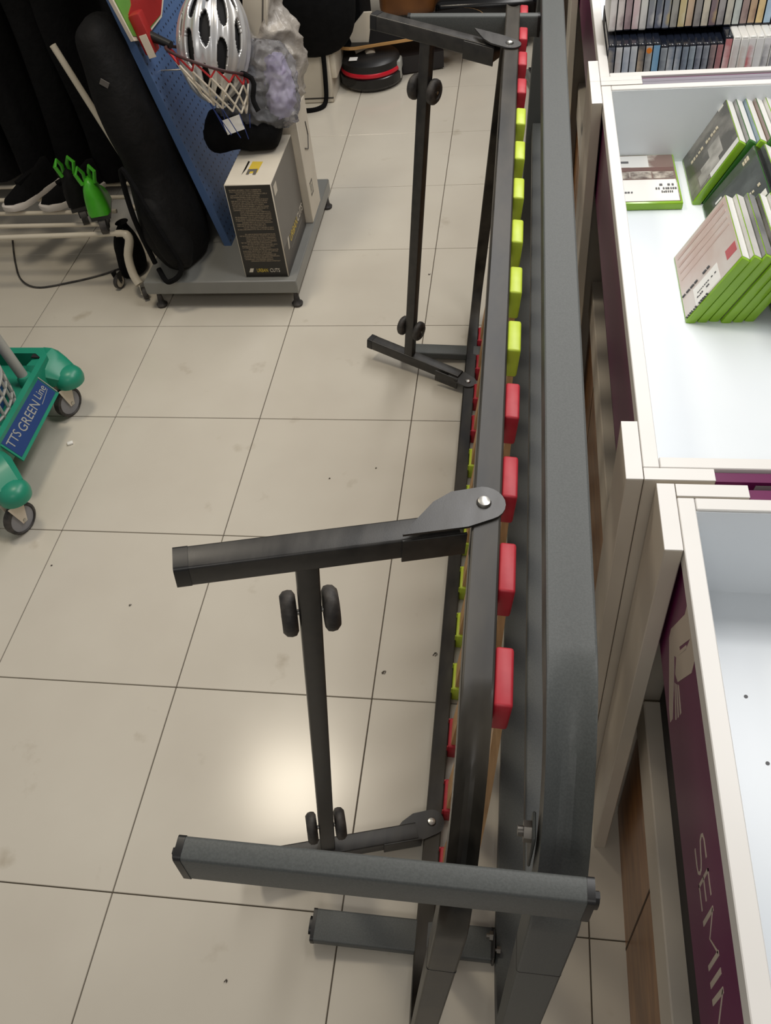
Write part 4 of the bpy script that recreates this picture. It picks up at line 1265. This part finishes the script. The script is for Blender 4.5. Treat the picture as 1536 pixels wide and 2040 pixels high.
zR = 0.210
shoe(Matrix.Translation((-1.575, 2.66, zR)) @ Matrix.Rotation(R(-112), 4, 'Z') @ Matrix.Scale(0.86, 4), M_DARKCLOTH, M_SOLE, 'black sneaker with white toe edge, left one of the pair on the rack', 'black sneakers on the rack')
shoe(Matrix.Translation((-1.395, 2.63, zR)) @ Matrix.Rotation(R(-128), 4, 'Z') @ Matrix.Scale(0.86, 4), M_DARKCLOTH, M_SOLE, 'black sneaker with pale sole, right one of the pair next to the skates', 'black sneakers on the rack')


def skate(M, label, boot_m):
    s_ = thing('roller_skate', M @ Vector((0, 0, 0)), label, 'roller skate', 'green roller skates on the rack')
    hts = [(-0.075, 0.030, 0.13), (-0.045, 0.040, 0.145), (0.0, 0.041, 0.14), (0.045, 0.040, 0.085), (0.10, 0.042, 0.065), (0.145, 0.032, 0.05), (0.158, 0.01, 0.02)]
    rs_ = [[M @ Vector((a, hw * math.cos(R(q)), 0.075 + h_ * math.sin(R(q)))) for q in range(0, 181, 15)] for a, hw, h_ in hts]
    MB().rings(rs_).build('boot', boot_m, s_, smooth=70)
    for a in (-1, 1):
        MB().tube([M @ Vector(p) for p in ((-0.05, 0.022 * a, 0.20), (-0.055, 0.034 * a, 0.245), (-0.04, 0.020 * a, 0.262), (-0.025, 0.010 * a, 0.235), (-0.02, 0.012 * a, 0.205))], 0.006, 6).build('cuff_loop', M_SKATE, s_)
    MB().box((-0.062, -0.036, 0.055), (0.14, 0.036, 0.078), M).build('frame', M_BPLAST, s_, smooth=0)
    MB().box((-0.055, -0.016, 0.025), (0.13, 0.016, 0.056), M).build('chassis', M_BPLAST, s_, smooth=0)
    for a in (-0.045, 0.012, 0.07, 0.125):
        MB().cyl(M @ Vector((a, -0.012, 0.026)), M @ Vector((a, 0.012, 0.026)), 0.026, 18).build('wheel', M_RUBBER, s_)
    return s_


SS = Matrix.Diagonal((0.60, 0.84, 0.80, 1.0))
skate(Matrix.Translation((-1.292, 2.365, zR)) @ Matrix.Rotation(R(108), 4, 'Z') @ SS, 'bright green skate boot standing upright on the front rail', M_SKATE)
skate(Matrix.Translation((-1.385, 2.42, zR)) @ Matrix.Rotation(R(120), 4, 'Z') @ SS, 'black skate with green cuff, half hidden left of the bright green boot', M_NYLON)

CABLE = [(-1.83, 2.66, 0.004), (-1.75, 2.50, 0.004), (-1.68, 2.39, 0.004), (-1.60, 2.345, 0.004), (-1.49, 2.375, 0.004), (-1.40, 2.415, 0.004), (-1.34, 2.455, 0.004)]
sb = thing('shoe_bag', (-1.285, 2.43, 0), 'small black drawstring bag slumped on the floor behind the caster leg', 'bag')
soft('body', [(-1.29, 2.44, 0.002, 0.02, 0.03), (-1.29, 2.44, 0.012, 0.045, 0.055), (-1.285, 2.44, 0.07, 0.046, 0.055), (-1.28, 2.44, 0.13, 0.036, 0.045), (-1.275, 2.44, 0.175, 0.012, 0.014), (-1.275, 2.44, 0.185, 0.018, 0.02)], 24, 22, 0.010, 18, 4, M_DARKCLOTH, sb)
MB().tube(interp([(-1.275, 2.43, 0.175), (-1.26, 2.405, 0.15), (-1.255, 2.39, 0.09)], 10), 0.003, 6).build('drawstring', M_DARKCLOTH2, sb)

# cable on the floor
tag(MB().tube(interp(CABLE, 40), 0.0032, 6).build('power_cable', M_RUBBER, None), 'thin brown cable curving over the floor under the rack', 'cable')

# ------------------------------------------------------------------ teal cleaning dolly
dol = thing('cleaning_trolley', (-1.5, 1.55, 0), 'teal plastic cleaning trolley base with grey casters and blue side label', 'trolley')
zt = 0.165
MB().prism([(-2.0, 1.325), (-1.285, 1.325), (-1.262, 1.350), (-1.268, 1.745), (-1.290, 1.785), (-2.0, 1.785)], 0.105, 0.140).build('deck', M_TEAL, dol, smooth=20)
MB().prism([(-2.0, 1.765), (-1.300, 1.765), (-1.280, 1.748), (-1.272, 1.350), (-1.256, 1.350), (-1.262, 1.755), (-1.286, 1.790), (-2.0, 1.790)], 0.105, 0.182).build('deck_rim', M_TEAL, dol, smooth=20)
MB().prism([(-2.0, 1.320), (-1.28, 1.320), (-1.258, 1.345), (-1.275, 1.352), (-1.29, 1.340), (-2.0, 1.340)], 0.105, 0.182).build('deck_rim', M_TEAL, dol, smooth=20)


def corner(cx, cy, bx_, by_, wc_):
    """shaped arm from the deck (bx_,by_) to the caster dome (cx,cy)"""
    d = Vector((cx - bx_, cy - by_, 0))
    L = d.length
    d.normalize()
    s = Vector((-d.y, d.x, 0))
    arm = MB()
    rs_ = []
    for t_, w, z0_, z1_ in ((0.0, 0.058, 0.105, 0.172), (0.35, 0.056, 0.105, 0.176), (0.70, 0.046, 0.110, 0.160), (1.0, 0.036, 0.118, 0.140)):
        c = Vector((bx_, by_, 0)) + d * L * t_
        rs_.append([c + s * (a * w) + Vector((0, 0, z0_ + (z1_ - z0_) * b)) for a, b in ((-1, 0), (1, 0), (1, 0.7), (0.7, 1), (-0.7, 1), (-1, 0.7))])
    arm.rings(rs_)
    arm.build('corner_arm', M_TEAL, dol, smooth=35)
    MB().lathe([(0.028, 0.098), (0.040, 0.100), (0.042, 0.112), (0.040, 0.124), (0.032, 0.136), (0.018, 0.143), (0.002, 0.145)], 24, Matrix.Translation((cx, cy, 0))).build('caster_dome', M_TEAL, dol)
    MB().rbox((-0.014, -0.012, 0), (0.014, 0.012, 0.004), 0.001, 1, Matrix.Translation(Vector((bx_, by_, 0.176)) + d * L * 0.12)).build('socket', M_GAP, dol)
    ax = Vector((0.93, -0.36, 0)).normalized()
    pc = Vector((wc_[0], wc_[1], 0.043))
    caster(pc, ax, 0.043, 0.024, dol, M_GWHEEL, M_RUBBER, M_CREAM, 0.056)


corner(-1.222, 1.745, -1.305, 1.765, (-1.244, 1.726))
corner(-1.200, 1.310, -1.285, 1.365, (-1.207, 1.292))
corner(-1.95, 1.300, -1.88, 1.345, (-1.95, 1.29))
# side skirt with label, tilted outwards
S0, S1 = Vector((-1.262, 1.418, 0.176)), Vector((-1.268, 1.678, 0.176))
SD = (S1 - S0).normalized()
SN = Vector((0.80, 0.0, 0.60)).normalized()
SDn = Vector((0.60, 0, -0.80)).normalized()
SM_ = axes(S0, SD, -SDn, SD.cross(-SDn))
sn = SD.cross(-SDn)
sg = 1 if sn.dot(SN) > 0 else -1
MB().box((0, -0.075, -0.004 * sg if sg > 0 else -0.0), (0.26, 0.0, 0.0 if sg > 0 else 0.004), SM_).build('side_skirt', M_TEAL, dol, smooth=0)
lb = MB().box((0.006, -0.066, 0.0), (0.254, -0.006, 0.001 * sg), SM_).build('side_label', M_NAVY, dol, smooth=0)
TM = axes(S0 + sn * 0.0012 * sg, SD, -SDn, sn)
for body, ox, oy, sz in (('TTS', 0.012, -0.040, 0.034), ('GREEN', 0.075, -0.046, 0.036), ('Line', 0.196, -0.040, 0.030)):
    text('lettering', body, TM @ Matrix.Translation((ox, oy, 0)), sz, M_LGREY, lb)
MB().tube([TM @ Vector(p) for p in ((0.19, -0.050, 0), (0.215, -0.047, 0), (0.245, -0.043, 0))], 0.0008, 5).build('underline', M_LGREY, lb)
MB().tube([TM @ Vector(p) for p in ((0.258, -0.002, 0.001), (0.258, -0.068, 0.001))], 0.0015, 6).build('label_edge', M_LGREY, lb)
# handle pole
MB().cyl((-1.308, 1.689, 0.14), (-1.365, 1.700, 0.42), 0.0145, 16).build('handle_pole', M_LGREY, dol)
MB().lathe([(0.022, 0.14), (0.022, 0.160), (0.017, 0.168)], 16, Matrix.Translation((-1.308, 1.689, 0))).build('pole_socket', M_TEAL, dol)
# blue bucket with a grey slotted basket rim
bk = thing('blue_bucket', (-1.52, 1.56, 0.14), 'blue mop bucket with grey slotted wringer basket on the teal trolley', 'bucket')
rs_ = []
for z, sc in ((0.141, 0.86), (0.30, 0.95), (0.45, 1.0), (0.46, 1.03), (0.47, 1.03), (0.465, 0.97), (0.20, 0.80)):
    rs_.append([Vector((-1.475 + 0.165 * sc * math.copysign(abs(math.cos(2 * math.pi * i / 40)) ** 0.6, math.cos(2 * math.pi * i / 40)), 1.53 + 0.17 * sc * math.copysign(abs(math.sin(2 * math.pi * i / 40)) ** 0.6, math.sin(2 * math.pi * i / 40)), z)) for i in range(40)])
MB().rings(rs_).build('bucket_body', M_BLUEBK, bk, smooth=50)
gr = MB()
bp_ = lambda a, z, off: Vector((-1.472 + (0.188 + off) * math.cos(a), 1.525 + (0.17 + off) * math.sin(a), z))
for z in (0.165, 0.185, 0.222, 0.250):
    gr.tube([bp_(R(a), z, 0.004) for a in range(-75, 76, 6)], 0.0042, 6)
for a in range(-75, 76, 10):
    gr.cyl(bp_(R(a), 0.165, 0.004), bp_(R(a), 0.250, 0.004), 0.0042, 6)
gr.build('slotted_basket', M_LGREY, bk)
MB().rbox((-1.98, 1.86, 0.0), (-1.40, 1.90, 0.03), 0.008, 2).build('drain_tube', M_TEAL, bk) if False else None

# ------------------------------------------------------------------ goods at the back of the aisle
cb_ = thing('white_carton', (-0.88, 3.82, 0), 'plain off-white carton standing on the floor under the black bag', 'box')
MB().rbox((-0.985, 3.700, 0.001), (-0.795, 3.98, 0.215), 0.004, 1).build('carton', M_CARDW, cb_)
MB().box((-0.985, 3.6990, 0.018), (-0.795, 3.7002, 0.024)).build('fold_line', M_CARDD, cb_, smooth=0)
MB().rbox((-0.80, 3.72, 0.09), (-0.772, 3.92, 0.195), 0.008, 2).build('side_flap', M_CARDW, cb_)
bb = thing('black_bag', (-0.92, 3.86, 0.215), 'big black fabric bag piled on the off-white carton', 'bag')
soft('body', [(-0.88, 3.84, 0.205, 0.05, 0.06), (-0.88, 3.83, 0.222, 0.14, 0.17), (-0.88, 3.82, 0.31, 0.18, 0.20), (-0.91, 3.86, 0.50, 0.20, 0.20), (-0.93, 3.90, 0.75, 0.18, 0.17), (-0.93, 3.92, 0.98, 0.03, 0.03)], 30, 30, 0.05, 5, 4, M_DARKCLOTH, bb)
MB().tube(interp([(-0.975, 3.68, 0.40), (-0.985, 3.66, 0.25), (-0.985, 3.655, 0.08), (-0.978, 3.64, 0.010), (-0.90, 3.615, 0.008), (-0.845, 3.635, 0.008), (-0.825, 3.675, 0.02), (-0.818, 3.69, 0.10), (-0.812, 3.69, 0.24), (-0.815, 3.69, 0.36)], 50), 0.010, 8).build('strap', M_DARKCLOTH, bb)
MB().tube(interp([(-0.995, 3.68, 0.36), (-1.0, 3.66, 0.20), (-1.005, 3.655, 0.05), (-1.0, 3.65, 0.01)], 16), 0.012, 8).build('strap', M_DARKCLOTH, bb)
tr = MB()
tr.prism([(0, 0), (0.055, 0.02), (0.085, 0.16), (0.05, 0.16), (-0.025, 0.085)], -0.006, 0.006, axes((-0.715, 3.90, 0.12), (1, 0.0, 0), (0, 0, 1), (0, -1, 0)))
tag(tr.build('beige_board', M_CARDW, None, smooth=0), 'slanting beige card sticking up beside the black bag', 'card')

hv = thing('robot_vacuum', (-0.655, 3.905, 0), 'round black machine with a red band lying on the floor', 'robot vacuum')
MB().lathe([(0.06, 0.004), (0.125, 0.006), (0.137, 0.02), (0.137, 0.055), (0.130, 0.060)], 40, Matrix.Translation((-0.655, 3.905, 0))).build('body', M_SCREEN, hv)
MB().lathe([(0.130, 0.060), (0.1325, 0.063), (0.1325, 0.071), (0.128, 0.078)], 40, Matrix.Translation((-0.655, 3.905, 0))).build('red_band', M_REDGLOW, hv)
MB().lathe([(0.128, 0.078), (0.126, 0.105), (0.110, 0.118), (0.02, 0.122), (0.001, 0.122)], 40, Matrix.Translation((-0.655, 3.905, 0))).build('lid', M_BPLAST, hv)
MB().box((-0.735, 3.815, 0.122), (-0.700, 3.850, 0.1235)).build('price_sticker', M_PAPER, hv, smooth=0)
MB().rbox((-0.552, 3.86, 0.02), (-0.520, 3.93, 0.095), 0.008, 2).build('bumper', M_LGREY, hv)

sk = thing('skateboard', (-0.50, 3.95, 0.09), 'black skateboard with a tan wood edge resting beside the round machine', 'skateboard')
SKM = Matrix.Translation((-0.50, 4.02, 0.165)) @ Matrix.Rotation(R(16), 4, 'Z') @ Matrix.Rotation(R(6), 4, 'X')
dk = [(0.10 * math.cos(R(a)) + (0.24 if math.cos(R(a)) > 0 else -0.24), 0.10 * math.sin(R(a))) for a in range(0, 360, 12)]
MB().prism(dk, -0.006, 0.006, SKM).build('deck', M_TAN, sk, smooth=0)
MB().prism([(a * 0.99, b * 0.97) for a, b in dk], 0.006, 0.0075, SKM).build('grip_tape', M_SCREEN, sk, smooth=0)
for xx in (-0.18, 0.18):
    MB().cyl(SKM @ Vector((xx, -0.075, -0.05)), SKM @ Vector((xx, 0.075, -0.05)), 0.006, 8).build('truck_axle', M_STEEL, sk)
    MB().box((xx - 0.02, -0.02, -0.05), (xx + 0.02, 0.02, -0.006), SKM).build('truck', M_STEEL, sk, smooth=0)
    for yy in (-1, 1):
        MB().cyl(SKM @ Vector((xx, yy * 0.06, -0.05)), SKM @ Vector((xx, yy * 0.09, -0.05)), 0.026, 18).build('wheel', M_CREAM, sk)
MB().box((-0.14, -0.08, -0.150), (0.14, 0.08, -0.077), SKM).build('stand_block', M_GAP, sk, smooth=0)

bn = thing('brown_case', (-0.52, 4.66, 0), 'brown leather case at the back, above the bed leg', 'case')
MB().rbox((-0.70, 4.55, 0.03), (-0.42, 4.75, 0.34), 0.04, 4).build('case_body', M_BROWN, bn)
MB().tube([(-0.62, 4.64, 0.34), (-0.60, 4.64, 0.38), (-0.52, 4.64, 0.38), (-0.50, 4.64, 0.34)], 0.01, 8).build('handle', M_BROWN, bn)
for xx in (-0.66, -0.46):
    MB().rbox((xx - 0.02, 4.56, 0.0), (xx + 0.02, 4.74, 0.035), 0.005, 1).build('foot', M_BPLAST, bn)
bh = thing('black_suitcase', (-0.15, 4.42, 0), 'black suitcase lying at the back beside the brown case', 'suitcase')
MB().rbox((-0.40, 4.20, 0.05), (0.06, 4.62, 0.20), 0.03, 3).build('shell', M_SCREEN, bh)
MB().rbox((-0.36, 4.195, 0.118), (0.02, 4.625, 0.132), 0.003, 1).build('zip_band', M_DARKCLOTH2, bh)
for xx, yy in ((-0.34, 4.25), (0.0, 4.22), (-0.34, 4.57), (0.0, 4.57)):
    MB().cyl((xx - 0.015, yy, 0.026), (xx + 0.015, yy, 0.026), 0.026, 16).build('wheel', M_RUBBER, bh)
    MB().box((xx - 0.018, yy - 0.012, 0.03), (xx + 0.018, yy + 0.012, 0.055)).build('wheel_mount', M_BPLAST, bh, smooth=0)
bg = thing('black_case', (-0.82, 4.31, 0), 'upright black equipment case behind the off-white carton', 'case')
MB().rbox((-0.92, 4.16, 0.003), (-0.72, 4.46, 0.42), 0.02, 2).build('case_body', M_DARKCLOTH, bg)
MB().rbox((-0.88, 4.152, 0.30), (-0.76, 4.162, 0.325), 0.003, 1).build('handle', M_BPLAST, bg)
bgs = thing('black_suit_bag', (-1.45, 4.2, 0), 'large black clothes bag standing behind the blue board', 'bag')
soft('body', [(-1.45, 4.2, 0.002, 0.30, 0.20), (-1.45, 4.2, 0.05, 0.38, 0.28), (-1.45, 4.25, 0.5, 0.40, 0.28), (-1.45, 4.3, 1.0, 0.38, 0.26), (-1.45, 4.3, 1.3, 0.2, 0.2), (-1.45, 4.3, 1.34, 0.03, 0.03)], 24, 32, 0.07, 3, 8, M_DARKCLOTH, bgs)
MB().tube([(-1.50, 4.3, 1.32), (-1.50, 4.3, 1.42), (-1.40, 4.3, 1.42), (-1.40, 4.3, 1.32)], 0.012, 8).build('handle', M_DARKCLOTH2, bgs)
bg3 = thing('black_holdall', (-1.9, 3.10, 0), 'black holdall on the floor behind the garment rack', 'bag')
soft('body', [(-2.8, 3.17, 0.19, 0.05, 0.05), (-2.76, 3.17, 0.20, 0.17, 0.19), (-2.1, 3.17, 0.21, 0.19, 0.2), (-1.42, 3.17, 0.21, 0.18, 0.19), (-1.36, 3.17, 0.20, 0.05, 0.05)], 20, 28, 0.03, 4, 2, M_DARKCLOTH, bg3, ax=(0, 1, 0))
MB().tube(interp([(-2.2, 3.05, 0.40), (-2.1, 3.0, 0.50), (-1.9, 3.0, 0.50), (-1.8, 3.05, 0.40)], 14), 0.014, 8).build('handle', M_DARKCLOTH2, bg3)

# black wedge and foot beside the far counters
wd = thing('black_floor_sign', (0.09, 3.6, 0), 'black folded board lying on the floor beside the farthest counter', 'board')
MB().prism([(0.125, 3.40), (0.125, 3.86), (0.02, 3.86)], 0.001, 0.045).build('board_panel', M_SCREEN, wd, smooth=0)
MB().cyl((0.1255, 3.39, 0.02), (0.018, 3.865, 0.02), 0.018, 10).build('board_edge', M_GREYBASE, wd)
kn = MB().lathe([(0.03, 0), (0.034, 0.02), (0.022, 0.045), (0.014, 0.055)], 16, Matrix.Translation((0.095, 3.27, 0)))
tag(kn.build('rubber_door_stop', M_BPLAST, None), 'small black rubber stop on the floor below the far counter', 'door stop')

# ------------------------------------------------------------------ small litter on the floor
specks = [(-0.152, 0.985, 0.011), (-0.255, 0.935, 0.010), (-1.095, 1.18, 0.004), (-0.86, 1.075, 0.006), (-0.345, 1.53, 0.004), (-0.46, 1.49, 0.004), (-0.45, 0.33, 0.006), (-0.25, 0.28, 0.006), (-0.03, 3.39, 0.018), (-0.28, 2.40, 0.008)]
lab_s = ['curly lint speck right of the near leg crossbar', 'lint tuft just right of the near upper wheels', 'crumb near the trolley caster', 'speck on the tile left of the near leg arm',
         'tiny speck below the far leg', 'tiny speck left of the far leg shadow', 'dark crumb under the front foot tube', 'crumb between the front foot tubes', 'dark scuff lump by the far tile joint', 'speck on the tile beside the far leg']
for i, (x_, y_, s) in enumerate(specks):
    pts = [(x_ + 0.55 * s * math.cos(k * 1.3 + i) * (0.4 + 0.1 * k % 0.7), y_ + 0.5 * s * math.sin(k * 1.9 + i) * 0.8, 0.0012 + 0.0008 * (k % 2)) for k in range(7)]
    tag(MB().tube(interp(pts, 20), 0.0005 + s * 0.012, 5).build('floor_lint', M_SPECK, None), lab_s[i], 'lint', 'specks on the floor')
cr_ = MB().rbox((-0.008, -0.006, 0), (0.008, 0.006, 0.006), 0.002, 2, Matrix.Translation((-1.205, 1.60, 0)) @ Matrix.Rotation(0.5, 4, 'Z'))
tag(cr_.build('paper_crumb', M_PAPER, None), 'white paper crumb on the floor beside the teal trolley', 'litter')
